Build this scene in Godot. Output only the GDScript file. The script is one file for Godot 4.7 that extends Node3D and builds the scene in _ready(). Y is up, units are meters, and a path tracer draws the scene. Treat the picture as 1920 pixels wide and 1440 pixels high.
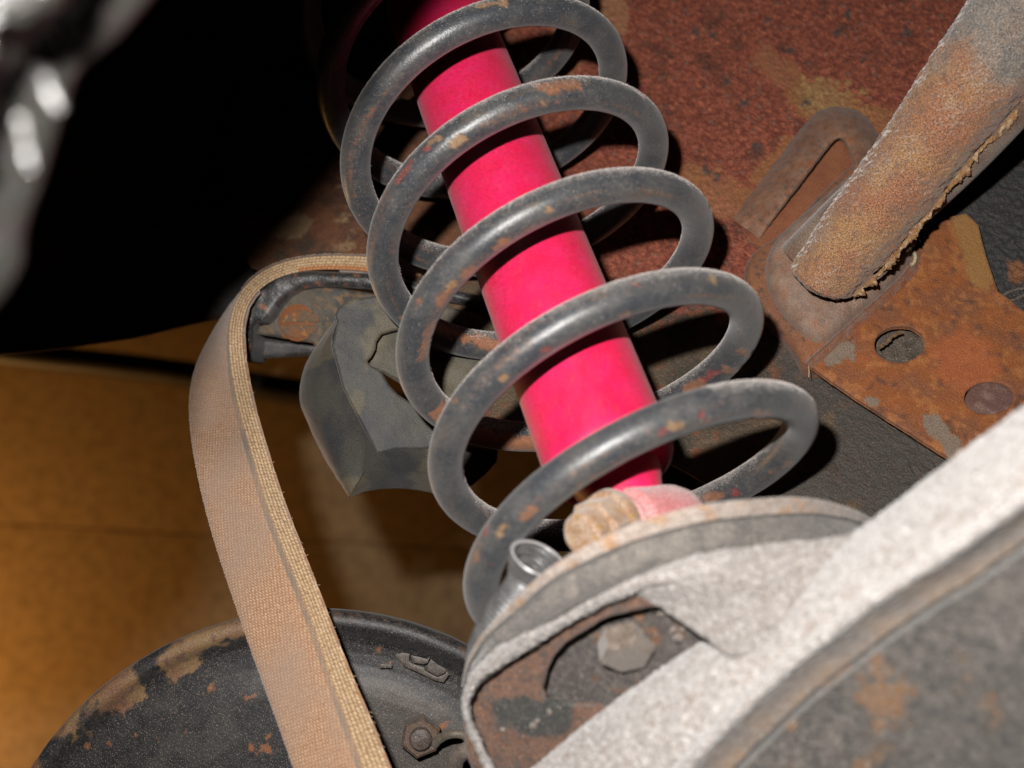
extends Node3D
# A rusty car suspension seen from close by: a coil spring round a red damper, lit by a camera flash and a warm garage lamp.

const F := 2234.7                 # focal length in photo pixels (1920 wide)
const H := 0.6                    # height of the lens above the floor
# axis of the coil spring, in metres from the lens
const SC := Vector3(-0.013849, 0.117335, -0.504816)
const SA := Vector3(-0.295100, 0.806883, -0.511719)
const SF := Vector3(-0.175764, 0.480587, 0.859153)
const SR := Vector3(0.939161, 0.343475, 0.0)
# axis of the damper
const DC := Vector3(0.011592, 0.035734, -0.442260)
const DA := Vector3(-0.264350, 0.776188, -0.572408)

var N := FastNoiseLite.new()      # cloudy
var NF := FastNoiseLite.new()     # plain, one octave
var NC := FastNoiseLite.new()     # cells
var rng := RandomNumberGenerator.new()
var M := {}
var holder: Node3D                # the thing that parts are added to
var used := {}

# ---------------------------------------------------------------- places
func P(x: float, y: float, z: float) -> Vector3:
	return Vector3((x - 960.0) / F * z, H + (720.0 - y) / F * z, -z)

func PL(a: Array) -> PackedVector3Array:      # [[x, y, z], ...]
	var r := PackedVector3Array()
	for q in a: r.append(P(q[0], q[1], q[2]))
	return r

func V2(a: Array) -> PackedVector2Array:
	var r := PackedVector2Array()
	for i in range(0, a.size(), 2): r.append(Vector2(a[i], a[i + 1]))
	return r

func on_plane(q: Vector2, p0: Vector3, n: Vector3) -> Vector3:    # p0 measured from the lens
	var d := Vector3((q.x - 960.0) / F, (720.0 - q.y) / F, -1.0)
	return d * (p0.dot(n) / d.dot(n)) + Vector3(0, H, 0)

func coil_point(deg: float) -> Vector3:       # centre line of the spring wire
	var t := deg / 360.0
	var rr := 0.059 + 0.0018 * t / 5.0
	var a := deg_to_rad(deg - 25.655)
	return SC - SA * (0.0476244 * t - 0.00028266 * t * t) + SR * (rr * cos(a)) + SF * (rr * sin(a)) + Vector3(0, H, 0)

func fb(p: Vector3, s: float) -> float: return N.get_noise_3dv(p * s)
func f1(p: Vector3, s: float) -> float: return NF.get_noise_3dv(p * s)
func cel(p: Vector3, s: float) -> float: return NC.get_noise_3dv(p * s)

func seg_d(p: Vector3, a: Vector3, b: Vector3) -> float:
	var ab := b - a
	var t := clampf((p - a).dot(ab) / maxf(ab.length_squared(), 1e-12), 0.0, 1.0)
	return p.distance_to(a + ab * t)

func sd2(p: Vector2, a: Vector2, b: Vector2) -> float:
	var ab := b - a
	var t := clampf((p - a).dot(ab) / maxf(ab.length_squared(), 1e-9), 0.0, 1.0)
	return p.distance_to(a + ab * t)

# ---------------------------------------------------------------- curves
func cr(a: Vector3, b: Vector3, c: Vector3, d: Vector3, t: float) -> Vector3:
	return 0.5 * (2.0 * b + (c - a) * t + (2.0 * a - 5.0 * b + 4.0 * c - d) * t * t + (3.0 * b - a - 3.0 * c + d) * t * t * t)

func resample(c: PackedVector3Array, n: int) -> PackedVector3Array:
	var k := c.size()
	var fine := PackedVector3Array()
	for i in k - 1:
		for s in 12:
			fine.append(cr(c[maxi(i - 1, 0)], c[i], c[i + 1], c[mini(i + 2, k - 1)], s / 12.0))
	fine.append(c[k - 1])
	var len := PackedFloat32Array([0.0])
	for i in range(1, fine.size()): len.append(len[i - 1] + fine[i].distance_to(fine[i - 1]))
	var out := PackedVector3Array()
	var j := 0
	for i in n:
		var want := len[len.size() - 1] * i / (n - 1.0)
		while j < len.size() - 2 and len[j + 1] < want: j += 1
		var seg := len[j + 1] - len[j]
		out.append(fine[j].lerp(fine[j + 1], clampf((want - len[j]) / seg if seg > 1e-9 else 0.0, 0, 1)))
	return out

func smooth(c: PackedVector3Array) -> PackedVector3Array:
	for r in 10:
		var d := c.duplicate()
		for i in range(1, c.size() - 1): d[i] = (c[i - 1] + c[i] * 2.0 + c[i + 1]) * 0.25
		c = d
	return c

# ---------------------------------------------------------------- meshes
class MB:
	var v := PackedVector3Array()
	var n := PackedVector3Array()
	var c := PackedColorArray()
	var uv := PackedVector2Array()
	var ix := PackedInt32Array()

	# points pt[i * nv + j]; side: the normals look away from the row's middle (0), or towards ref (1)
	func grid(nu: int, nv: int, pt: PackedVector3Array, col: PackedColorArray, cu := false, cv := false, side := 1, ref := Vector3(0, 0.6, 0)) -> void:
		var at := v.size()
		var nn := PackedVector3Array()
		nn.resize(nu * nv)
		var vote := 0.0
		for i in nu:
			var ia := (i - 1 + nu) % nu if cu else maxi(i - 1, 0)
			var ib := (i + 1) % nu if cu else mini(i + 1, nu - 1)
			var mid := Vector3.ZERO
			if side == 0:
				for j in nv: mid += pt[i * nv + j]
				mid /= nv
			for j in nv:
				var ja := (j - 1 + nv) % nv if cv else maxi(j - 1, 0)
				var jb := (j + 1) % nv if cv else mini(j + 1, nv - 1)
				var m := (pt[ib * nv + j] - pt[ia * nv + j]).cross(pt[i * nv + jb] - pt[i * nv + ja])
				m = m.normalized()
				nn[i * nv + j] = m
				vote += m.dot(pt[i * nv + j] - mid) if side == 0 else m.dot((ref - pt[i * nv + j]).normalized())
		var flip := vote < 0.0
		for k in nu * nv:
			n.append(-nn[k] if flip else nn[k])
			uv.append(Vector2(float(k / nv) / nu, float(k % nv) / nv))
		v.append_array(pt)
		c.append_array(col)
		for i in (nu if cu else nu - 1):
			for j in (nv if cv else nv - 1):
				var a := at + i * nv + j
				var b := at + ((i + 1) % nu) * nv + j
				var d := at + i * nv + (j + 1) % nv
				var e := at + ((i + 1) % nu) * nv + (j + 1) % nv
				if flip: ix.append_array(PackedInt32Array([a, b, e, a, e, d]))
				else: ix.append_array(PackedInt32Array([a, e, b, a, d, e]))

	func cap(ring: PackedVector3Array, col: Color, towards: Vector3) -> void:
		var at := v.size()
		var mid := Vector3.ZERO
		for p in ring: mid += p
		mid /= ring.size()
		v.append(mid); n.append(towards); c.append(col); uv.append(Vector2.ZERO)
		for p in ring:
			v.append(p); n.append(towards); c.append(col); uv.append(Vector2.ZERO)
		var k := ring.size()
		for i in k:
			var a := at + 1 + i
			var b := at + 1 + (i + 1) % k
			if (v[a] - mid).cross(v[b] - mid).dot(towards) > 0.0: ix.append_array(PackedInt32Array([at, b, a]))
			else: ix.append_array(PackedInt32Array([at, a, b]))

	func tri_set(vv: PackedVector3Array, cc: PackedColorArray, tris: PackedInt32Array, towards: Vector3) -> void:
		var at := v.size()
		var nn := PackedVector3Array()
		nn.resize(vv.size())
		for k in range(0, tris.size(), 3):
			var a := tris[k]
			var b := tris[k + 1]
			var d := tris[k + 2]
			var m := (vv[b] - vv[a]).cross(vv[d] - vv[a])
			if m.dot(towards) < 0.0:
				m = -m
				ix.append_array(PackedInt32Array([at + a, at + b, at + d]))
			else:
				ix.append_array(PackedInt32Array([at + a, at + d, at + b]))
			nn[a] += m; nn[b] += m; nn[d] += m
		for k in vv.size():
			n.append(nn[k].normalized() if nn[k].length_squared() > 1e-30 else towards)
			uv.append(Vector2.ZERO)
		v.append_array(vv)
		c.append_array(cc)

	func mesh() -> ArrayMesh:
		var arr := []
		arr.resize(Mesh.ARRAY_MAX)
		arr[Mesh.ARRAY_VERTEX] = v
		arr[Mesh.ARRAY_NORMAL] = n
		arr[Mesh.ARRAY_COLOR] = c
		arr[Mesh.ARRAY_TEX_UV] = uv
		arr[Mesh.ARRAY_INDEX] = ix
		var m := ArrayMesh.new()
		m.add_surface_from_arrays(Mesh.PRIMITIVE_TRIANGLES, arr)
		return m

# swept round bar; rad(i, j, p) gives the radius, col(p) the colour
func tube(mb: MB, path: PackedVector3Array, nv: int, rad: Callable, col: Callable, caps := true, squash := Vector2(1, 1), up0 := Vector3.ZERO) -> void:
	var nu := path.size()
	var pt := PackedVector3Array()
	var cc := PackedColorArray()
	var t0 := (path[1] - path[0]).normalized()
	var side := (up0 if up0 != Vector3.ZERO else (Vector3.UP if absf(t0.y) < 0.9 else Vector3.RIGHT)).cross(t0).normalized()
	for i in nu:
		var t := (path[mini(i + 1, nu - 1)] - path[maxi(i - 1, 0)]).normalized()
		side = (side - t * side.dot(t)).normalized()
		var up := t.cross(side)
		for j in nv:
			var a := TAU * j / nv
			var d := side * (cos(a) * squash.x) + up * (sin(a) * squash.y)
			var p: Vector3 = path[i] + d * rad.call(i, j, path[i] + d * 0.01)
			pt.append(p)
			cc.append(col.call(p))
	mb.grid(nu, nv, pt, cc, false, true, 0)
	if caps:
		mb.cap(pt.slice(0, nv), cc[0], (path[0] - path[1]).normalized())
		mb.cap(pt.slice((nu - 1) * nv, nu * nv), cc[cc.size() - 1], (path[nu - 1] - path[nu - 2]).normalized())

# surface of revolution: prof = [[along, radius], ...] sharp where repeated
func lathe(mb: MB, base: Vector3, axis: Vector3, prof: Array, nv: int, col: Callable, bump := 0.0, bs := 300.0, fine := 0.0) -> void:
	var s := axis.cross(Vector3.UP if absf(axis.y) < 0.9 else Vector3.RIGHT).normalized()
	var u := axis.cross(s)
	var rows := []
	for k in prof.size():
		rows.append(prof[k])
		if fine > 0.0 and k < prof.size() - 1:
			var dist := Vector2(prof[k][0], prof[k][1]).distance_to(Vector2(prof[k + 1][0], prof[k + 1][1]))
			var steps := int(dist / fine)
			for q in range(1, steps): rows.append([lerpf(prof[k][0], prof[k + 1][0], float(q) / steps), lerpf(prof[k][1], prof[k + 1][1], float(q) / steps)])
	var pt := PackedVector3Array()
	var cc := PackedColorArray()
	for r in rows:
		for j in nv:
			var a := TAU * j / nv
			var d := s * cos(a) + u * sin(a)
			var p: Vector3 = base + axis * r[0] + d * r[1]
			if bump > 0.0: p += (d * 0.7 + axis * 0.3) * fb(p, bs) * bump
			pt.append(p)
			cc.append(col.call(p))
	mb.grid(rows.size(), nv, pt, cc, false, true, 0)

# skin through several curves
func loft(mb: MB, curves: Array, nu: int, nv: int, col: Callable, disp: Variant = null, straight := false, side := 1, ref := Vector3(0, 0.6, 0), closed := false) -> PackedVector3Array:
	var rs := []
	for c in curves: rs.append(resample(c, nu))
	var k := rs.size()
	var pt := PackedVector3Array()
	for i in nu:
		for j in nv:
			if closed:
				var w := k * j / float(nv)
				var b := int(w) % k
				pt.append(cr(rs[(b - 1 + k) % k][i], rs[b][i], rs[(b + 1) % k][i], rs[(b + 2) % k][i], w - int(w)))
			else:
				var w := (k - 1) * j / (nv - 1.0)
				var b := mini(int(w), k - 2)
				var t := w - b
				if straight: pt.append(rs[b][i].lerp(rs[b + 1][i], t))
				else: pt.append(cr(rs[maxi(b - 1, 0)][i], rs[b][i], rs[b + 1][i], rs[mini(b + 2, k - 1)][i], t))
	if disp != null:
		var moved := pt.duplicate()
		for i in nu:
			for j in nv:
				var jb := (j + 1) % nv if closed else mini(j + 1, nv - 1)
				var ja := (j - 1 + nv) % nv if closed else maxi(j - 1, 0)
				var m := (pt[mini(i + 1, nu - 1) * nv + j] - pt[maxi(i - 1, 0) * nv + j]).cross(pt[i * nv + jb] - pt[i * nv + ja]).normalized()
				if m.dot(ref - pt[i * nv + j]) < 0.0: m = -m
				moved[i * nv + j] += m * disp.call(pt[i * nv + j], float(i) / (nu - 1), float(j) / (nv - 1))
		pt = moved
	var cc := PackedColorArray()
	for p in pt: cc.append(col.call(p))
	mb.grid(nu, nv, pt, cc, false, closed, side, ref)
	return pt

# a sheet cut to an outline: poly and holes in photo pixels on the plane (p0, n); rounded by bev at its edges
func rounded(poly: PackedVector2Array, times := 2) -> PackedVector2Array:
	for r in times:
		var o := PackedVector2Array()
		for i in poly.size():
			var b := poly[(i + 1) % poly.size()]
			o.append(poly[i].lerp(b, 0.25)); o.append(poly[i].lerp(b, 0.75))
		poly = o
	return poly

func plate(mb: MB, poly: PackedVector2Array, holes: Array, p0: Vector3, n: Vector3, thick: float, cell: float, bev: float, col: Callable, disp: Variant = null, back := true) -> void:
	var lo := poly[0]
	var hi := poly[0]
	for q in poly:
		lo = lo.min(q); hi = hi.max(q)
	var w := int(ceil((hi.x - lo.x) / cell)) + 2
	var h := int(ceil((hi.y - lo.y) / cell)) + 2
	var o := lo - Vector2(cell, cell) * 0.5
	var loops := [poly]
	loops.append_array(holes)
	var pxb := bev * F / absf(p0.z)
	var inside := PackedByteArray()
	inside.resize(w * h)
	for iy in h:
		for ixx in w:
			var q := o + Vector2(ixx, iy) * cell
			var is_in := Geometry2D.is_point_in_polygon(q, poly)
			if is_in:
				for hl in holes:
					if Geometry2D.is_point_in_polygon(q, hl): is_in = false
			inside[iy * w + ixx] = 1 if is_in else 0
	var vv := PackedVector3Array()
	var cc := PackedColorArray()
	var tris := PackedInt32Array()
	var at := {}
	var put := func(q: Vector2) -> int:
		var key := Vector2i(q * 16.0)
		if at.has(key): return at[key]
		var p := on_plane(q, p0, n)
		var d := 1e9
		if bev > 0.0:
			for lp in loops:
				for i in lp.size():
					d = minf(d, sd2(q, lp[i], lp[(i + 1) % lp.size()]))
			if d < pxb:
				var e := 1.0 - d / pxb
				p -= n * bev * (1.0 - sqrt(maxf(0.0, 1.0 - e * e)))
		if disp != null: p += n * disp.call(q, p, d)
		vv.append(p)
		cc.append(col.call(p, q, d))
		at[key] = vv.size() - 1
		return vv.size() - 1
	for iy in h - 1:
		for ixx in w - 1:
			var s := inside[iy * w + ixx] + inside[iy * w + ixx + 1] + inside[(iy + 1) * w + ixx] + inside[(iy + 1) * w + ixx + 1]
			if s == 0: continue
			var a := o + Vector2(ixx, iy) * cell
			var b := a + Vector2(cell, 0)
			var d := a + Vector2(0, cell)
			var e := a + Vector2(cell, cell)
			if s == 4:
				var ia: int = put.call(a)
				var ib: int = put.call(b)
				var id: int = put.call(d)
				var ie: int = put.call(e)
				tris.append_array(PackedInt32Array([ia, ib, ie, ia, ie, id]))
			else:
				var parts := Geometry2D.intersect_polygons(PackedVector2Array([a, b, e, d]), poly)
				for hl in holes:
					var next := []
					for q in parts: next.append_array(Geometry2D.clip_polygons(q, hl))
					parts.assign(next)
				for q in parts:
					if q.size() < 3 or Geometry2D.is_polygon_clockwise(q) and parts.size() > 1 and false: continue
					var tr := Geometry2D.triangulate_polygon(q)
					for k in tr: tris.append(put.call(q[k]))
	mb.tri_set(vv, cc, tris, n)
	if thick <= 0.0: return
	for lp in loops:
		var ring := PackedVector2Array()
		for i in lp.size():
			var a: Vector2 = lp[i]
			var b: Vector2 = lp[(i + 1) % lp.size()]
			var st := maxi(1, int(a.distance_to(b) / (cell * 1.5)))
			for s in st: ring.append(a.lerp(b, float(s) / st))
		var pt := PackedVector3Array()
		var c2 := PackedColorArray()
		for q in ring:
			var p := on_plane(q, p0, n)
			var e := disp.call(q, p, 0.0) as float if disp != null else 0.0
			for s in 3:
				var g := p + n * (e - bev - (thick - bev) * s / 2.0)
				pt.append(g)
				c2.append(col.call(g, q, 0.0))
		mb.grid(ring.size(), 3, pt, c2, true, false, 1)
	if back:
		var bv := PackedVector3Array()
		for p in vv: bv.append(p - n * thick)
		mb.tri_set(bv, cc, tris, -n)

# ---------------------------------------------------------------- things
func numbered(called: String) -> String:
	var k: int = used.get(called, 0)
	used[called] = k + 1
	return called if k == 0 else "%s_%03d" % [called, k]

func thing(called: String, label: String, category: String, at: Vector3, group := "") -> Node3D:
	var o := Node3D.new()
	o.name = numbered(called)
	add_child(o, true)
	o.position = at
	o.set_meta("label", label)
	o.set_meta("category", category)
	if group: o.set_meta("group", group)
	holder = o
	return o

func part(called: String, mb: MB, mat: Material, under: Node3D = null, label := "") -> MeshInstance3D:
	var o := MeshInstance3D.new()
	o.name = called
	o.mesh = mb.mesh()
	o.material_override = mat
	var root := under if under else holder
	root.add_child(o, true)
	var p := Vector3.ZERO
	var r: Node = root
	while r != self:
		p += (r as Node3D).position
		r = r.get_parent()
	o.position = -p
	if label: o.set_meta("label", label)
	return o

# ---------------------------------------------------------------- textures and materials
func noise_tex(kind: int, freq: float, oct: int, ramp: Array, size := 512, sd := 1) -> NoiseTexture2D:
	var n := FastNoiseLite.new()
	n.noise_type = kind
	n.frequency = freq
	n.fractal_octaves = oct
	n.fractal_type = FastNoiseLite.FRACTAL_FBM if oct > 1 else FastNoiseLite.FRACTAL_NONE
	n.seed = sd
	var t := NoiseTexture2D.new()
	t.width = size; t.height = size
	t.seamless = true
	t.noise = n
	var g := Gradient.new()
	g.offsets = PackedFloat32Array()
	var off := PackedFloat32Array()
	var cols := PackedColorArray()
	for r in ramp:
		off.append(r[0]); cols.append(Color(r[1], r[1], r[1]))
	g.offsets = off
	g.colors = cols
	t.color_ramp = g
	return t

func speck_tex(count: int, rmin: float, rmax: float, sd: int) -> ImageTexture:
	var r := RandomNumberGenerator.new()
	r.seed = sd
	var im := Image.create(1024, 1024, false, Image.FORMAT_RGB8)
	im.fill(Color.BLACK)
	for k in count:
		var cx := r.randi() % 1024
		var cy := r.randi() % 1024
		var rad := lerpf(rmin, rmax, pow(r.randf(), 2.5))
		var br := r.randf_range(0.25, 1.0)
		var el := r.randf_range(0.6, 1.6)
		var q := int(rad * 1.6) + 1
		for dy in range(-q, q + 1):
			for dx in range(-q, q + 1):
				var d := Vector2(dx * el, dy / el).length() / rad
				if d < 1.0:
					var x := (cx + dx + 1024) % 1024
					var y := (cy + dy + 1024) % 1024
					var g := br * smoothstep(1.0, 0.6, d)
					if g > im.get_pixel(x, y).r: im.set_pixel(x, y, Color(g, g, g))
	return ImageTexture.create_from_image(im)

func flat_tex(c: Color) -> ImageTexture:
	var im := Image.create(4, 4, false, Image.FORMAT_RGB8)
	im.fill(c)
	return ImageTexture.create_from_image(im)

# tile: metres that one repeat of the textures covers
func mat(called: String, rough: float, spec: float, sheen: float, grain: Texture2D, tile: float, bump: Texture2D = null, bump_cm := 0.0, specks: Texture2D = null, speck_col := Color(0.75, 0.7, 0.66), metal := 0.0) -> StandardMaterial3D:
	var m := StandardMaterial3D.new()
	m.resource_name = called
	m.vertex_color_use_as_albedo = true
	m.roughness = rough
	m.metallic = metal
	m.metallic_specular = spec
	m.uv1_triplanar = true
	m.uv1_world_triplanar = true
	m.uv1_scale = Vector3.ONE / tile
	m.uv1_triplanar_sharpness = 4.0
	if grain: m.albedo_texture = grain
	if sheen > 0.0:
		m.rim_enabled = true
		m.rim = sheen
		m.rim_tint = 0.0
	if bump:
		m.heightmap_enabled = true
		m.heightmap_texture = bump
		m.heightmap_scale = bump_cm
	if specks:
		m.detail_enabled = true
		m.detail_blend_mode = BaseMaterial3D.BLEND_MODE_MIX
		m.detail_albedo = flat_tex(speck_col)
		m.detail_mask = specks
	M[called] = m
	return m

func make_materials() -> void:
	var SIM := FastNoiseLite.TYPE_SIMPLEX_SMOOTH
	var grain := noise_tex(SIM, 0.09, 4, [[0.0, 0.62], [0.5, 0.88], [1.0, 1.0]], 512, 3)
	var grain_soft := noise_tex(SIM, 0.03, 5, [[0.0, 0.8], [0.5, 0.93], [1.0, 1.0]], 512, 4)
	var grit := noise_tex(SIM, 0.05, 4, [[0.0, 0.0], [1.0, 1.0]], 512, 5)
	var lumps := noise_tex(FastNoiseLite.TYPE_CELLULAR, 0.03, 2, [[0.0, 1.0], [1.0, 0.0]], 512, 6)
	var few := speck_tex(1800, 1.2, 4.5, 11)
	var many := speck_tex(6000, 1.2, 4.0, 12)
	var dusty := noise_tex(SIM, 0.07, 4, [[0.0, 0.45], [0.35, 0.7], [0.6, 0.95], [1.0, 1.0]], 512, 7)
	mat("coil", 0.4, 0.5, 0.3, grain_soft, 0.03, grit, 0.006, few)
	mat("red_paint", 0.43, 0.6, 0.12, grain_soft, 0.03, grit, 0.003, many, Color(0.9, 0.24, 0.28))
	mat("rust", 0.7, 0.4, 0.05, grain, 0.035, grit, 0.05, few, Color(0.62, 0.42, 0.32))
	mat("rust_plain", 0.72, 0.35, 0.2, grain, 0.035, grit, 0.02, few, Color(0.62, 0.47, 0.38))
	mat("dust", 0.95, 0.15, 0.6, dusty, 0.03, lumps, 0.09, many, Color(0.9, 0.88, 0.86))
	mat("dust_rust", 0.85, 0.2, 0.5, dusty, 0.03, grit, 0.03, few, Color(0.85, 0.8, 0.77))
	mat("underseal", 0.6, 0.4, 0.1, grain, 0.04, grit, 0.04, few, Color(0.7, 0.6, 0.5))
	mat("rubber", 0.6, 0.35, 0.2, grain, 0.04, grit, 0.006, few, Color(0.3, 0.28, 0.25))
	mat("black_steel", 0.5, 0.5, 0.15, grain_soft, 0.04, grit, 0.01, few)
	mat("drum", 0.52, 0.4, 0.12, grain, 0.04, grit, 0.004, many, Color(0.6, 0.54, 0.5))
	mat("webbing", 0.9, 0.2, 0.5, grain, 0.02)
	mat("sleeve", 0.4, 0.5, 0.1, grain_soft, 0.02, null, 0.0, few, Color(0.75, 0.72, 0.7), 0.25)
	mat("wood", 0.75, 0.3, 0.0, grain_soft, 0.35)
	mat("near", 0.3, 0.7, 0.0, dusty, 0.02, lumps, 0.05)
	mat("grain", 0.9, 0.2, 0.0, null, 0.1)
	mat("chrome", 0.42, 0.5, 0.0, null, 0.1, null, 0.0, null, Color.WHITE, 0.8)

# ================================================================ the scene
func _ready() -> void:
	var cam := Camera3D.new()
	cam.name = "camera"
	cam.position = Vector3(0, H, 0)
	add_child(cam)
	var att := CameraAttributesPhysical.new()
	att.frustum_focal_length = 37.25
	att.frustum_focus_distance = 0.475
	att.exposure_aperture = 6.8
	cam.attributes = att
	cam.fov = rad_to_deg(2.0 * atan(720.0 / F))
	cam.near = 0.01
	cam.far = 20.0
	cam.current = true
	var we := WorldEnvironment.new()
	we.name = "world"
	var env := Environment.new()
	env.background_mode = Environment.BG_COLOR
	env.background_color = Color(0.012, 0.008, 0.005)
	env.tonemap_mode = Environment.TONE_MAPPER_LINEAR
	env.tonemap_exposure = 1.0
	env.sdfgi_enabled = true
	env.ssao_enabled = true
	env.ssil_enabled = true
	we.environment = env
	add_child(we)
	flash(0.45)
	work_lamp(0.19)

	N.noise_type = FastNoiseLite.TYPE_SIMPLEX_SMOOTH
	N.fractal_type = FastNoiseLite.FRACTAL_FBM
	N.fractal_octaves = 4
	N.frequency = 1.0
	N.seed = 21
	NF.noise_type = FastNoiseLite.TYPE_SIMPLEX_SMOOTH
	NF.fractal_type = FastNoiseLite.FRACTAL_NONE
	NF.frequency = 1.0
	NF.seed = 5
	NC.noise_type = FastNoiseLite.TYPE_CELLULAR
	NC.fractal_type = FastNoiseLite.FRACTAL_NONE
	NC.cellular_return_type = FastNoiseLite.RETURN_DISTANCE
	NC.frequency = 1.0
	NC.seed = 9
	rng.seed = 77
	make_materials()

	plank_wall()
	wall_pipe()
	body_panel()
	wing_panel()
	brake_plate()
	tube_bracket()
	hole_plate()
	cross_tube()
	mounting_plate()
	steel_bar()
	rubber_buffer()
	strap_hook()
	limit_strap()
	damper()
	coil_spring()
	eye_bolt()
	sleeve()
	swing_arm()
	near_fitting()

# ---------------------------------------------------------------- lamps
func flash(e: float) -> void:
	var at := Vector3(-0.037, H + 0.055, 0.0)
	thing("camera_flash_lamp", "small rectangular camera flash beside the lens, glowing white", "flash", at)
	var o := MeshInstance3D.new()
	o.name = "flash_tube_lamp"
	var b := BoxMesh.new()
	b.size = Vector3(0.013, 0.009, 0.004)
	o.mesh = b
	var m := StandardMaterial3D.new()
	m.resource_name = "flash_glow"
	m.emission_enabled = true
	m.emission = Color(1, 0.98, 0.95)
	m.emission_energy_multiplier = 1.0
	o.material_override = m
	o.position = Vector3(0, 0, 0.004)
	holder.add_child(o, true)
	var l := AreaLight3D.new()
	l.name = "flash_light"
	l.area_size = Vector2(0.013, 0.009)
	l.light_energy = e
	l.light_color = Color(1.0, 0.985, 0.965)
	l.shadow_enabled = true
	l.area_range = 6.0
	l.position = Vector3(0, 0, 0.0)
	holder.add_child(l, true)

func work_lamp(e: float) -> void:
	var at := Vector3(-0.95, H - 0.43, -1.25)
	thing("work_lamp", "warm round work lamp low beside the plank wall, glowing orange", "lamp", at)
	var o := MeshInstance3D.new()
	o.name = "lamp_bulb"
	var s := SphereMesh.new()
	s.radius = 0.05
	s.height = 0.1
	o.mesh = s
	var m := StandardMaterial3D.new()
	m.resource_name = "lamp_glow"
	m.emission_enabled = true
	m.emission = Color(1.0, 0.72, 0.4)
	m.emission_energy_multiplier = 1.0
	o.material_override = m
	holder.add_child(o, true)
	var l := OmniLight3D.new()
	l.name = "lamp_light"
	l.light_energy = e
	l.light_color = Color(1.0, 0.74, 0.42)
	l.light_size = 0.05
	l.omni_range = 8.0
	l.omni_attenuation = 2.0
	l.shadow_enabled = true
	holder.add_child(l, true)

# ---------------------------------------------------------------- behind everything
func plank_wall() -> void:
	var z := -1.55
	thing("plank_wall", "blurred wall of wide brown horizontal boards far behind the strap", "wall", Vector3(-0.3, H - 0.8, z))
	var slope := -0.055
	for k in 5:
		var mb := MB.new()
		var top := H + 0.565 - 0.375 * k
		var pt := PackedVector3Array()
		var cc := PackedColorArray()
		var prof := [[0.374, -0.02], [0.3745, -0.003], [0.373, 0.0], [0.3, 0.002], [0.2, 0.002], [0.1, 0.002], [0.0015, 0.0], [0.0, -0.003], [0.0, -0.02]]
		for i in 40:
			var x := -2.2 + 4.4 * i / 39.0
			for q in prof:
				var p := Vector3(x, top - 0.375 + q[0] + slope * (x + 0.6), z + q[1])
				pt.append(p)
				var g := 0.5 + 0.5 * fb(Vector3(p.x * 0.6, p.y * 9.0 + k * 7.3, 0.0), 1.6)
				cc.append(Color(0.40, 0.27, 0.14).lerp(Color(0.46, 0.32, 0.17), g))
		mb.grid(40, prof.size(), pt, cc, false, false, 1, Vector3(0, H, 0))
		part("plank", mb, M.wood)

func wall_pipe() -> void:
	thing("wall_pipe", "thin dark pipe running level in front of the brown boards", "pipe", P(200, 680, 1.25))
	var mb := MB.new()
	tube(mb, resample(PL([[-500, 590, 1.3], [0, 660, 1.28], [300, 695, 1.26], [600, 742, 1.24], [1000, 800, 1.2], [1300, 845, 1.18]]), 40), 14, func(_i, _j, _p): return 0.0145, func(p): return Color(0.055, 0.035, 0.02) * (1.0 + fb(p, 30.0)))
	part("pipe_run", mb, M.black_steel)

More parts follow.
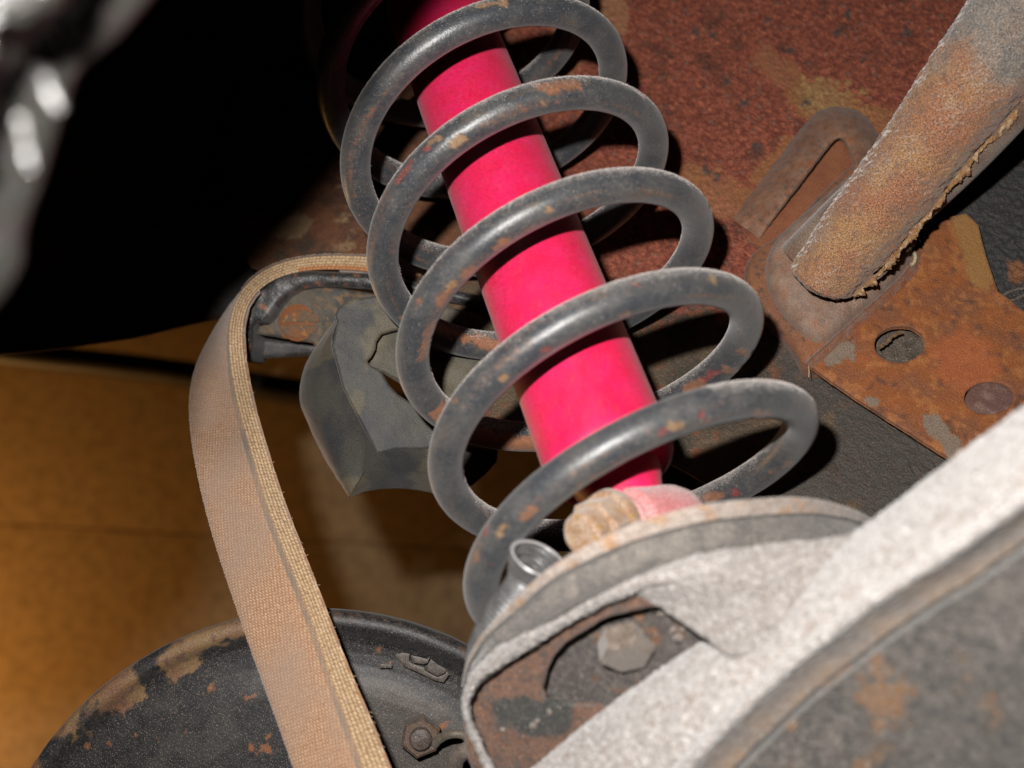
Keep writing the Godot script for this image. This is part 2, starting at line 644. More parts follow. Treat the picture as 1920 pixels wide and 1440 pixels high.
# ---------------------------------------------------------------- the rusty body sheet behind the spring
func body_panel() -> void:
	thing("body_panel", "rough red-brown rusted sheet metal behind the spring, dark underseal below", "body panel", P(1300, 400, 0.55))
	var poly := V2([430, -140, 2150, -140, 2150, 1080, 1700, 1030, 1500, 985, 1342, 918, 1300, 893, 1235, 857, 1150, 850, 1010, 846, 930, 838, 860, 770, 815, 640, 760, 560, 640, 520, 520, 520, 470, 500, 430, 440])
	var p0 := SC - SF * 0.0735
	var greys := V2([1335, 68, 1308, 66, 1510, 193, 1326, 322, 1345, 335, 1420, 275, 1480, 95, 1620, 110, 1570, 60, 1440, 40, 1700, 60, 1395, 195, 1590, 30, 1365, 150])
	var tone := func(p: Vector3, q: Vector2, _d: float) -> Color:
		var a := fb(p, 55.0)
		var b := fb(p, 260.0)
		var c := cel(p, 250.0)
		var w := f1(p, 22.0)
		var col := Color(0.17, 0.04, 0.025).lerp(Color(0.31, 0.088, 0.048), clampf(0.45 + b * 1.3, 0, 1))
		col = col.lerp(Color(0.07, 0.03, 0.02), smoothstep(0.15, 0.6, a) * 0.6)
		var nod := smoothstep(-0.66, -0.8, c + 0.12 * b) * smoothstep(-0.35, 0.1, f1(p, 80.0))
		col = col.lerp(Color(0.16, 0.10, 0.075), nod * 0.85)
		col = col * (1.0 + 0.55 * f1(p, 900.0) + 0.3 * f1(p, 1900.0))
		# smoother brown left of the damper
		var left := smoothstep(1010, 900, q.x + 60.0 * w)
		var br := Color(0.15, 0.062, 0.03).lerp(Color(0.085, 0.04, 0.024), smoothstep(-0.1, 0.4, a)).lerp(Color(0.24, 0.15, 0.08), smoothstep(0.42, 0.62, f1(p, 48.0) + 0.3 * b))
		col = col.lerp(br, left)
		# tan scale behind the upper coils
		var tan_a := smoothstep(52, 38, sd2(q, Vector2(1030, 120), Vector2(1130, 30)) + 30.0 * a + 14.0 * b)
		col = col.lerp(Color(0.36, 0.17, 0.085).lerp(Color(0.25, 0.1, 0.05), clampf(0.5 + b, 0, 1)), tan_a)
		# orange and yellow bloom above the bracket
		for s in [[1440, 110, 1500, 175, 24, 0], [1500, 170, 1530, 215, 30, 1], [1535, 180, 1590, 205, 34, 2], [1600, 205, 1660, 225, 24, 1], [1300, 330, 1400, 390, 30, 1], [1340, 350, 1375, 400, 26, 0], [1420, 330, 1480, 270, 16, 1]]:
			var m := smoothstep(1.15, 0.75, sd2(q, Vector2(s[0], s[1]), Vector2(s[2], s[3])) / s[4] + 1.0 * a + 0.7 * b)
			if m > 0.0: col = col.lerp([Color(0.33, 0.12, 0.06), Color(0.34, 0.14, 0.05), Color(0.38, 0.23, 0.09)][s[5]].lerp(Color(0.2, 0.09, 0.04), clampf(0.4 + b, 0, 0.7)), m * 0.85)
		for g in greys:
			col = col.lerp(Color(0.06, 0.052, 0.048), smoothstep(11, 4, q.distance_to(g) + 12.0 * b) * 0.85)
		# underseal below and at the right
		var under := smoothstep(-30, 40, (q.y - 560.0) - 0.12 * (q.x - 1200.0) + 90.0 * a)
		var u := Color(0.05, 0.04, 0.03).lerp(Color(0.11, 0.075, 0.045), clampf(0.45 + 1.2 * f1(p, 35.0) + b * 0.5, 0, 1))
		u = u.lerp(Color(0.16, 0.06, 0.03), smoothstep(0.25, 0.5, fb(p, 120.0) + 0.2 * w))
		u = u.lerp(Color(0.062, 0.052, 0.045), smoothstep(1420, 1480, q.x + 60.0 * a) * smoothstep(0.5, 0.1, a))
		col = col.lerp(u, under)
		var wr := smoothstep(1775, 1800, q.x + 30.0 * a + 14.0 * b - 0.25 * (q.y - 430.0)) * smoothstep(240, 300, q.y)
		col = col.lerp(Color(0.045, 0.045, 0.045).lerp(Color(0.03, 0.032, 0.034), clampf(0.5 + b, 0, 1)), wr)
		col = col.lerp(Color(0.2, 0.08, 0.035), wr * smoothstep(26, 14, q.distance_to(Vector2(1905, 508)) + 20.0 * a))
		return col
	var relief := func(q: Vector2, p: Vector3, _d: float) -> float:
		var rough := smoothstep(900, 1020, q.x)
		var lowp := smoothstep(480, 640, q.y - 0.12 * (q.x - 1200.0))
		var h := fb(p, 300.0) * 0.0005 + fb(p, 60.0) * 0.0006
		h += (smoothstep(-0.6, -0.95, cel(p, 250.0)) * 0.0011 * smoothstep(-0.35, 0.1, f1(p, 80.0)) + absf(f1(p, 420.0)) * 0.0007) * rough * (1.0 - lowp)
		if q.x > 1690 and q.y > 260: h += absf(f1(p + Vector3(0, 0, f1(p, 60.0) * 0.01), 140.0)) * 0.0012
		return h
	var mb := MB.new()
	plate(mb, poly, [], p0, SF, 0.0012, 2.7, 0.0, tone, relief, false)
	part("sheet", mb, M.rust)
	var dk := MB.new()
	plate(dk, V2([1120, 830, 1400, 830, 1700, 980, 1700, 1060, 1120, 1060]), [], p0 - SF * 0.2, SF, 0.0012, 12.0, 0.0, func(p, _q, _d): return Color(0.05, 0.04, 0.03).lerp(Color(0.11, 0.075, 0.045), clampf(0.45 + fb(p, 30.0), 0, 1)), null, false)
	part("inner_sheet", dk, M.underseal)
	# a flap of old seam sealer under the perforated plate
	for s in [[[1868, 560], [1905, 543], [1960, 538]], [[1870, 566], [1898, 563], [1930, 548]]]:
		var c := PackedVector3Array()
		for q in s: c.append(on_plane(Vector2(q[0], q[1]), p0 + SF * 0.001, SF))
		var m2 := MB.new()
		tube(m2, resample(c, 16), 7, func(i, _j, p): return 0.0007 + 0.0004 * f1(p, 500.0), func(_p): return Color(0.12, 0.1, 0.08))
		part("sealer_flap", m2, M.underseal)

func wing_panel() -> void:
	thing("wing_panel", "black sheet metal panel at the left with a slanting lower edge", "body panel", P(200, 400, 0.64))
	var mb := MB.new()
	var poly := V2([-900, -500, 700, -500, 640, 480, 520, 540, 432, 592, 395, 600, 330, 615, 250, 634, 150, 648, 60, 660, 0, 664, -900, 700])
	var tone := func(p: Vector3, _q: Vector2, _d: float) -> Color:
		return Color(0.05, 0.038, 0.03).lerp(Color(0.14, 0.05, 0.025), smoothstep(0.05, 0.45, fb(p, 18.0))).lerp(Color(0.04, 0.036, 0.034), smoothstep(0.0, 0.4, fb(p, 70.0)))
	plate(mb, poly, [], Vector3(-0.15, 0.1, -0.64), Vector3(0.1, 0.05, 0.99).normalized(), 0.003, 14.0, 0.001, tone, func(_q, p, _d): return fb(p, 25.0) * 0.002)
	part("sheet", mb, M.black_steel)

# ---------------------------------------------------------------- brake backing plate
func brake_plate() -> void:
	var c := Vector3(-0.0783, H - 0.2225, -0.47)
	var ax := Vector3(0.0096, 0.0084, 1.0).normalized()
	thing("brake_backing_plate", "round black brake backing plate with a rusty rolled rim", "brake plate", c)
	var R := 0.1328
	var tone := func(p: Vector3) -> Color:
		var r := (p - c - ax * (p - c).dot(ax)).length()
		var a := fb(p, 40.0)
		var b := fb(p, 190.0)
		var col := Color(0.013, 0.0135, 0.015).lerp(Color(0.028, 0.027, 0.027), clampf(0.5 + b, 0, 1))
		var ang := atan2(p.y - c.y, p.x - c.x)
		# bare dusty metal inside the step
		var bare := smoothstep(0.1085, 0.1065, r + 0.004 * a + 0.0015 * b) * smoothstep(1.75, 1.45, ang)
		col = col.lerp(Color(0.062, 0.05, 0.042).lerp(Color(0.05, 0.043, 0.038), clampf(0.5 + b, 0, 1)), bare)
		col = col.lerp(Color(0.05, 0.048, 0.044), smoothstep(0.1, 0.35, a) * smoothstep(0.118, 0.112, r) * 0.6)
		# rust creeping in from the rim
		var left := smoothstep(1.62, 1.78, ang)
		var reach := R - 0.0045 - left * (0.003 + 0.013 * maxf(0.0, f1(p, 26.0))) + 0.006 * b
		var rust := smoothstep(reach - 0.0006, reach + 0.0006, r) * lerpf(smoothstep(0.05, 0.3, b) * 0.35, smoothstep(-0.35, -0.1, f1(p, 45.0) + 0.4 * b), left)
		var rc := Color(0.17, 0.08, 0.045).lerp(Color(0.21, 0.13, 0.06), clampf(0.5 + 1.4 * a, 0, 1)).lerp(Color(0.13, 0.07, 0.05), smoothstep(0.1, 0.4, b))
		col = col.lerp(rc, rust)
		col = col.lerp(Color(0.22, 0.08, 0.03), smoothstep(0.5, 0.56, fb(p, 75.0) + 0.1 * b) * smoothstep(R, R - 0.02, r))
		return col
	var mb := MB.new()
	var prof := [[-0.012, R - 0.001], [-0.004, R], [-0.0015, R - 0.0003], [0.0, R - 0.0012], [0.0008, R - 0.003], [0.0009, R - 0.0048], [0.0004, R - 0.0062], [-0.0008, R - 0.0075], [-0.003, R - 0.0095], [-0.0042, R - 0.012], [-0.0045, R - 0.016], [-0.0042, R - 0.021], [-0.0034, R - 0.0245], [-0.0024, R - 0.028], [-0.0017, R - 0.032], [-0.0012, R - 0.04], [0.0, R - 0.055], [0.001, R - 0.07], [0.0012, 0.03], [0.0012, 0.001]]
	lathe(mb, c, ax, prof, 700, tone, 0.00025, 120.0, 0.0007)
	part("backing_disc", mb, M.drum)
	# lifted flakes of old paint
	var pl := Vector3(c.x, c.y - H, c.z + 0.0005)
	for f in [V2([741, 1228, 755, 1224, 768, 1226, 767, 1240, 775, 1246, 795, 1252, 797, 1258, 820, 1270, 835, 1264, 838, 1258, 842, 1265, 832, 1280, 815, 1276, 790, 1264, 765, 1253, 755, 1248]), V2([770, 1229, 785, 1232, 800, 1236, 806, 1232, 802, 1243, 795, 1246, 776, 1243]), V2([808, 1236, 820, 1246, 838, 1256, 834, 1262, 820, 1268, 800, 1257, 802, 1246]), V2([712, 1245, 735, 1246, 734, 1253, 711, 1253])]:
		var m := MB.new()
		plate(m, f, [], pl, ax, 0.0006, 4.0, 0.0002, func(p, _q, _d): return Color(0.085, 0.07, 0.06) * (1.0 + 0.5 * fb(p, 200.0)), null, false)
		part("paint_flake", m, M.drum)
	# hexagon nut on its stud
	var nc := P(787, 1376, 0.466)
	var na := Vector3(0.12, 0.06, 1.0).normalized()
	var nm := MB.new()
	hexagon(nm, nc, na, 0.0081, 0.007, 0.35, func(p): return Color(0.075, 0.055, 0.045).lerp(Color(0.14, 0.055, 0.025), smoothstep(0.1, 0.4, fb(p, 160.0))))
	var nut := part("nut", nm, M.drum)
	var sm := MB.new()
	lathe(sm, nc + na * 0.007, na, [[-0.002, 0.0044], [0.0022, 0.0044], [0.003, 0.0036], [0.0031, 0.0001]], 28, func(p): return Color(0.07, 0.05, 0.042) * (1.0 + 0.5 * fb(p, 300.0)), 0.0003, 400.0)
	part("stud_end", sm, M.drum, nut)
	# cable guide at the lower right
	var gm := MB.new()
	tube(gm, resample(PL([[812, 1400, 0.462], [822, 1387, 0.458], [842, 1377, 0.455], [866, 1377, 0.455], [890, 1390, 0.458], [915, 1415, 0.46]]), 40), 10, func(_i, _j, p): return 0.0017 + 0.0004 * fb(p, 300.0), func(p): return Color(0.14, 0.115, 0.09) * (1.0 + 0.6 * fb(p, 200.0)))
	part("cable_guide", gm, M.drum)
	var hm := MB.new()
	tube(hm, resample(PL([[855, 1470, 0.448], [852, 1435, 0.448], [862, 1415, 0.446], [885, 1402, 0.444], [915, 1392, 0.444]]), 40), 16, func(_i, _j, p): return 0.0032 + 0.0004 * fb(p, 200.0), func(p): return Color(0.2, 0.16, 0.13).lerp(Color(0.1, 0.08, 0.07), clampf(0.5 + fb(p, 150.0), 0, 1)))
	part("cable_end", hm, M.drum)

func hexagon(mb: MB, at: Vector3, axis: Vector3, r: float, h: float, turn: float, col: Callable) -> void:
	var s := axis.cross(Vector3.UP if absf(axis.y) < 0.9 else Vector3.RIGHT).normalized()
	var u := axis.cross(s)
	var ring := func(rad: float, up: float) -> PackedVector3Array:
		var o := PackedVector3Array()
		for k in 6:
			var a := turn + TAU * k / 6.0
			o.append(at + axis * up + (s * cos(a) + u * sin(a)) * rad)
		return o
	var lo: PackedVector3Array = ring.call(r, 0.0)
	var hi: PackedVector3Array = ring.call(r, h * 0.86)
	var tp: PackedVector3Array = ring.call(r * 0.86, h)
	for k in 6:
		var q := (k + 1) % 6
		for pair in [[lo, hi], [hi, tp]]:
			var pt := PackedVector3Array()
			var cc := PackedColorArray()
			for i in 7:
				for j in 5:
					var p: Vector3 = pair[0][k].lerp(pair[0][q], i / 6.0).lerp(pair[1][k].lerp(pair[1][q], i / 6.0), j / 4.0)
					p += axis * fb(p, 350.0) * r * 0.04
					pt.append(p); cc.append(col.call(p))
			var outw: Vector3 = at + ((lo[k] + lo[q]) * 0.5 - at) * 30.0 + axis * h * 15.0
			mb.grid(7, 5, pt, cc, false, false, 1, outw)
	mb.cap(tp, col.call(tp[0]), axis)

# ---------------------------------------------------------------- right side: bracket, plate, tube
const WALL_N := SF

func wall_at(off: float) -> Vector3: return SC - SF * (0.0735 - off)

func tube_bracket() -> void:
	thing("tube_bracket", "rusty pressed steel bracket round the foot of the slanting tube", "bracket", P(1500, 450, 0.5))
	var tone := func(p: Vector3, _q: Vector2, _d: float) -> Color:
		var a := fb(p, 60.0)
		var b := fb(p, 260.0)
		return Color(0.19, 0.085, 0.048).lerp(Color(0.26, 0.105, 0.048), clampf(0.5 + 1.4 * a, 0, 1)).lerp(Color(0.10, 0.06, 0.042), smoothstep(0.05, 0.45, b))
	# flat foot with its outer lip
	var mb := MB.new()
	plate(mb, rounded(V2([1415, 462, 1400, 482, 1393, 505, 1402, 550, 1437, 594, 1488, 644, 1506, 690, 1560, 690, 1720, 560, 1740, 470, 1700, 330, 1640, 270, 1560, 330, 1480, 420])), [], wall_at(0.0095), SF, 0.009, 3.0, 0.005, tone, func(_q, p, _d): return fb(p, 200.0) * 0.0004)
	part("foot", mb, M.rust_plain)
	# raised dome that carries the tube
	var m2 := MB.new()
	var dusty := func(p: Vector3, q: Vector2, d: float) -> Color:
		return (tone.call(p, q, d) as Color).lerp(Color(0.32, 0.25, 0.205), 0.5 + 0.4 * fb(p, 120.0))
	plate(m2, rounded(V2([1435, 500, 1438, 462, 1462, 425, 1520, 375, 1566, 338, 1610, 300, 1700, 330, 1735, 430, 1690, 505, 1598, 588, 1545, 634, 1500, 612, 1462, 568, 1440, 530])), [], wall_at(0.0165), SF, 0.009, 3.0, 0.0075, dusty, func(_q, p, _d): return fb(p, 160.0) * 0.0005)
	part("dome", m2, M.rust_plain)
	# upturned lip round the slot
	var m3 := MB.new()
	var lip := [[1402, 432, 0.0], [1440, 380, 0.0], [1490, 315, 0.0], [1530, 262, 0.0], [1560, 236, 0.0], [1590, 238, 0.0], [1612, 262, 0.0], [1625, 300, 0.0], [1635, 350, 0.0]]
	var outer := [-0.0135, -0.0095, -0.003, 0.006, 0.0102, 0.0104]
	var hgt := [0.0, 0.0055, 0.0095, 0.0115, 0.0095, 0.001]
	var curves := []
	for k in 6:
		var c := PackedVector3Array()
		for i in lip.size():
			var q := Vector2(lip[i][0], lip[i][1])
			var tn := (Vector2(lip[mini(i + 1, 8)][0], lip[mini(i + 1, 8)][1]) - Vector2(lip[maxi(i - 1, 0)][0], lip[maxi(i - 1, 0)][1])).normalized()
			var side := Vector2(-tn.y, tn.x)       # towards the slot
			c.append(on_plane(q + side * (outer[k] * F / 0.53 * 0.62), wall_at(hgt[k] * (0.25 + 0.75 * minf(1.0, i / 1.5)) + 0.001), SF))
		curves.append(c)
	loft(m3, curves, 150, 40, func(p): return (tone.call(p, Vector2.ZERO, 0.0) as Color).lerp(Color(0.3, 0.2, 0.155), clampf(0.25 + 0.5 * fb(p, 150.0), 0, 0.5)), func(p, _u, _v): return fb(p, 260.0) * 0.0004)
	part("slot_lip", m3, M.rust_plain)
	# smooth rust inside the slot
	var m4 := MB.new()
	plate(m4, V2([1400, 450, 1480, 350, 1560, 250, 1600, 262, 1620, 320, 1540, 400, 1440, 470]), [], wall_at(0.0028), SF, 0.002, 5.0, 0.0, func(p, _q, _d): return Color(0.27, 0.1, 0.045).lerp(Color(0.2, 0.07, 0.035), clampf(0.5 + fb(p, 90.0), 0, 1)), func(_q, p, _d): return fb(p, 90.0) * 0.0003, false)
	part("slot_floor", m4, M.rust_plain)

func hole_plate() -> void:
	thing("perforated_plate", "flat orange rusted plate with two round holes beside the tube", "plate", P(1700, 680, 0.5))
	var n := (SF + SR * 0.05).normalized()
	var p0 := on_plane(Vector2(1690, 644), wall_at(0.0125), SF) - Vector3(0, H, 0)
	var tone := func(p: Vector3, q: Vector2, _d: float) -> Color:
		var a := fb(p, 50.0)
		var b := fb(p, 230.0)
		var col := Color(0.27, 0.085, 0.024).lerp(Color(0.2, 0.075, 0.035), clampf(0.5 + 1.5 * a, 0, 1)).lerp(Color(0.36, 0.14, 0.045), smoothstep(0.05, 0.4, b + 0.4 * f1(p, 70.0)) * 0.7)
		col = col.lerp(Color(0.085, 0.04, 0.03), smoothstep(0.2, 0.5, fb(p, 110.0)) * 0.7)
		var red := smoothstep(60, 20, sd2(q, Vector2(1800, 660), Vector2(1820, 700)) + 50.0 * a)
		col = col.lerp(Color(0.36, 0.1, 0.035), red * 0.7)
		# scraps of grey paint
		for s in [[1560, 662, 1588, 655, 16], [1556, 672, 1570, 668, 12], [1745, 795, 1790, 840, 16], [1630, 750, 1640, 755, 7]]:
			col = col.lerp(Color(0.2, 0.15, 0.11), smoothstep(1.1, 0.9, sd2(q, Vector2(s[0], s[1]), Vector2(s[2], s[3])) / s[4] + 0.8 * b + 0.5 * a))
		col = col.lerp(Color(0.3, 0.15, 0.05), smoothstep(30, 18, sd2(q, Vector2(1810, 410), Vector2(1845, 520)) + 22.0 * a + 10.0 * b))
		return col
	var ell := func(cx: float, cy: float, rx: float, ry: float, rot: float) -> PackedVector2Array:
		var o := PackedVector2Array()
		for k in 40:
			o.append(Vector2(cx, cy) + Vector2(cos(TAU * k / 40) * rx, sin(TAU * k / 40) * ry).rotated(rot))
		return o
	var h1: PackedVector2Array = ell.call(1687, 644, 47, 34, -0.05)
	var h2: PackedVector2Array = ell.call(1855, 745, 47, 31, -0.05)
	var mb := MB.new()
	plate(mb, V2([1515, 683, 1600, 606, 1693, 522, 1714, 490, 1722, 462, 1745, 430, 1780, 405, 1812, 398, 1835, 420, 1850, 480, 1872, 545, 1930, 590, 2100, 640, 2100, 900, 1900, 940, 1800, 870, 1740, 832, 1640, 768]), [h1, h2], p0, n, 0.0022, 4.0, 0.0006, tone, func(_q, p, _d): return fb(p, 30.0) * 0.0008 + fb(p, 250.0) * 0.0003)
	part("plate_sheet", mb, M.rust_plain)
	# bent-up edge along the upper left
	var em := MB.new()
	var e1 := PackedVector3Array()
	var e2 := PackedVector3Array()
	var e3 := PackedVector3Array()
	for q in [[1513, 683], [1600, 604], [1693, 519], [1712, 489], [1718, 465]]:
		e1.append(on_plane(Vector2(q[0] - 4, q[1] - 4), p0 - n * 0.006, n))
		e2.append(on_plane(Vector2(q[0] - 2, q[1] - 1), p0 + n * 0.0012, n))
		e3.append(on_plane(Vector2(q[0] + 10, q[1] + 9), p0 + n * 0.0002, n))
	loft(em, [e1, e2, e3], 100, 14, func(p): return Color(0.2, 0.12, 0.09).lerp(Color(0.2, 0.07, 0.03), clampf(0.5 + fb(p, 150.0), 0, 1)), func(p, _u, _v): return fb(p, 300.0) * 0.0003)
	part("bent_edge", em, M.rust_plain)
	# what shows through the holes
	var m1 := MB.new()
	plate(m1, ell.call(1690, 655, 72, 60, 0.0), [], p0 - n * 0.009, n, 0.001, 4.0, 0.0, func(p, _q, _d): return Color(0.09, 0.07, 0.055) * (1.0 + 0.6 * fb(p, 150.0)), func(_q, p, _d): return fb(p, 150.0) * 0.0006, false)
	part("hole_backing", m1, M.underseal)
	var m2 := MB.new()
	plate(m2, ell.call(1856, 747, 46, 30, -0.05), [], p0 - n * 0.0012, n, 0.001, 4.0, 0.0004, func(p, _q, _d): return Color(0.13, 0.07, 0.055).lerp(Color(0.2, 0.12, 0.1), smoothstep(0.0, 0.4, fb(p, 170.0))), func(_q, p, _d): return fb(p, 170.0) * 0.0004, false)
	part("hole_plug", m2, M.rust_plain)
	var fm := MB.new()
	var fl := PackedVector3Array()
	for q in [[1648, 652], [1662, 642], [1674, 630], [1690, 622]]: fl.append(on_plane(Vector2(q[0], q[1]), p0 - n * 0.002, n))
	tube(fm, resample(fl, 24), 8, func(_i, _j, p): return 0.0009 + 0.0008 * fb(p, 500.0), func(p): return Color(0.16, 0.09, 0.04) * (1.0 + fb(p, 400.0)))
	part("rust_flake", fm, M.rust_plain)
	var tm := MB.new()
	var tp := on_plane(Vector2(1516, 686), p0 + n * 0.001, n)
	tube(tm, PackedVector3Array([tp, tp + Vector3(0.0001, -0.0022, 0.0006), tp + Vector3(-0.0001, -0.0046, 0.0008)]), 5, func(_i, _j, _p): return 0.0002, func(_p): return Color(0.5, 0.36, 0.22))
	part("straw", tm, M.webbing)
	# curled bit of pale sealer at the plate's top corner
	var sm := MB.new()
	var sc := PackedVector3Array()
	for q in [[1700, 464], [1710, 470], [1716, 480], [1714, 492], [1708, 497]]: sc.append(on_plane(Vector2(q[0], q[1]), p0 + n * 0.002, n))
	tube(sm, resample(sc, 24), 8, func(_i, _j, p): return 0.0008 + 0.0004 * fb(p, 500.0), func(_p): return Color(0.5, 0.4, 0.24))
	part("sealer_bead", sm, M.rust_plain)

func cross_tube() -> void:
	thing("cross_tube", "thick rusty dust-covered tube slanting up to the upper right with a flaking edge", "tube", P(1700, 300, 0.46))
	var gl := P(1780, 150, 0.437)
	var gd := (P(1852, 14, 0.425) - P(1590, 388, 0.466)).normalized()
	var tone := func(p: Vector3) -> Color:
		var a := fb(p, 45.0)
		var b := fb(p, 220.0)
		var col := Color(0.31, 0.14, 0.075).lerp(Color(0.34, 0.185, 0.09), clampf(0.5 + 1.6 * a, 0, 1)).lerp(Color(0.24, 0.13, 0.085), smoothstep(0.05, 0.5, b))
		var up := clampf((p - gl).dot(gd) / 0.02, -1, 1)        # grey scale towards the upper end
		col = col.lerp(Color(0.25, 0.21, 0.175).lerp(Color(0.17, 0.16, 0.15), clampf(0.5 + b, 0, 1)), smoothstep(0.0, 1.0, up + 0.9 * a))
		col = col.lerp(Color(0.42, 0.37, 0.34), smoothstep(0.2, 0.5, fb(p, 700.0) + 0.3 * f1(p, 60.0)) * 0.35)
		return col
	var rough := func(p: Vector3, _u: float, _v: float) -> float: return fb(p, 90.0) * 0.0009 + fb(p, 380.0) * 0.0005
	# upper skin: rows run round it from the far upper side to the ragged lower edge
	var r0 := PL([[1512, 470, 0.500], [1594, 350, 0.488], [1675, 250, 0.476], [1745, 135, 0.464], [1830, 5, 0.450], [1930, -140, 0.43]])
	var r1 := PL([[1484, 498, 0.489], [1574, 362, 0.476], [1660, 243, 0.463], [1733, 128, 0.45], [1816, 0, 0.436], [1910, -150, 0.42]])
	var r2 := PL([[1496, 515, 0.480], [1590, 388, 0.466], [1690, 262, 0.452], [1768, 143, 0.439], [1852, 14, 0.425], [1946, -136, 0.41]])
	var r3 := PL([[1530, 545, 0.476], [1630, 424, 0.462], [1735, 298, 0.448], [1824, 178, 0.435], [1912, 50, 0.422], [2010, -100, 0.407]])
	var r4 := PL([[1576, 560, 0.479], [1668, 448, 0.465], [1775, 322, 0.452], [1872, 205, 0.439], [1966, 84, 0.426], [2070, -60, 0.411]])
	var r5 := PL([[1606, 552, 0.486], [1692, 456, 0.473], [1800, 326, 0.460], [1900, 210, 0.448], [2000, 100, 0.434], [2110, -40, 0.42]])
	var mb := MB.new()
	var ragged := func(p: Vector3, _u: float, v: float) -> float:
		return rough.call(p, 0.0, 0.0) + smoothstep(0.95, 1.0, v) * (fb(p, 200.0) * 0.004 + fb(p, 600.0) * 0.001)
	loft(mb, [r0, r1, r2, r3, r4, r5], 230, 110, tone, ragged)
	# rounded end
	var e0 := resample(PackedVector3Array([r0[0], r1[0], r2[0], r3[0], r4[0], r5[0]]), 30)
	var mid := Vector3.ZERO
	for p in e0: mid += p
	mid /= e0.size()
	var e1 := PackedVector3Array()
	var e2 := PackedVector3Array()
	for p in e0:
		e1.append(p.lerp(mid, 0.25) + (P(1500, 575, 0.488) - P(1560, 500, 0.476)) * 0.10)
		e2.append(p.lerp(mid, 0.95) + (P(1500, 575, 0.495) - P(1560, 500, 0.476)) * 0.14)
	loft(mb, [e0, e1, e2], 60, 24, tone, rough)
	part("skin", mb, M.dust_rust)
	var on_tube := func() -> Variant:
		var k := rng.randi_range(0, 229 * 110 - 120)
		if rng.randf() > smoothstep(0.45, 0.85, mb.n[k].y + 0.25 * fb(mb.v[k], 150.0)): return null
		return mb.v[k] + (mb.v[k + 110] - mb.v[k]) * rng.randf() + (mb.v[k + 1] - mb.v[k]) * rng.randf()
	dust_grains(60000, on_tube, 0.00016, "pale dust lying on the upper flank of the tube")
	# torn rim hanging under the edge
	var fm := MB.new()
	var fa := PackedVector3Array()
	var fbk := PackedVector3Array()
	var fc := PackedVector3Array()
	for p in resample(PL([[1596, 552, 0.484], [1650, 506, 0.479], [1700, 446, 0.472], [1800, 322, 0.459], [1860, 250, 0.452], [1910, 196, 0.446]]), 200):
		var j := 0.6 * fb(p, 200.0) + 0.3 * absf(f1(p, 520.0)) - 0.1
		fa.append(p)
		fbk.append(p + Vector3(0.0012 + 0.0022 * j, -0.0014 - 0.0022 * j, 0.0012 * f1(p, 300.0) + 0.0004))
		fc.append(p + Vector3(0.0016 + 0.0042 * j, -0.002 - 0.0042 * j, -0.0012))
	loft(fm, [fa, fbk, fc], 260, 10, func(p): return Color(0.26, 0.13, 0.05).lerp(Color(0.42, 0.3, 0.18), smoothstep(-0.1, 0.4, fb(p, 330.0))), func(p, _u, _v): return fb(p, 700.0) * 0.0006)
	part("flaking_edge", fm, M.rust_plain)
	# smooth lower half behind the tear
	var im := MB.new()
	tube(im, resample(PL([[1520, 515, 0.502], [1625, 412, 0.492], [1768, 280, 0.474], [1903, 135, 0.456], [2045, -35, 0.436]]), 60), 30, func(_i, _j, _p): return 0.0172, func(p): return Color(0.25, 0.17, 0.12).lerp(Color(0.16, 0.08, 0.05), clampf(0.5 + 1.2 * fb(p, 70.0), 0, 1)))
	part("inner_tube", im, M.dust_rust)

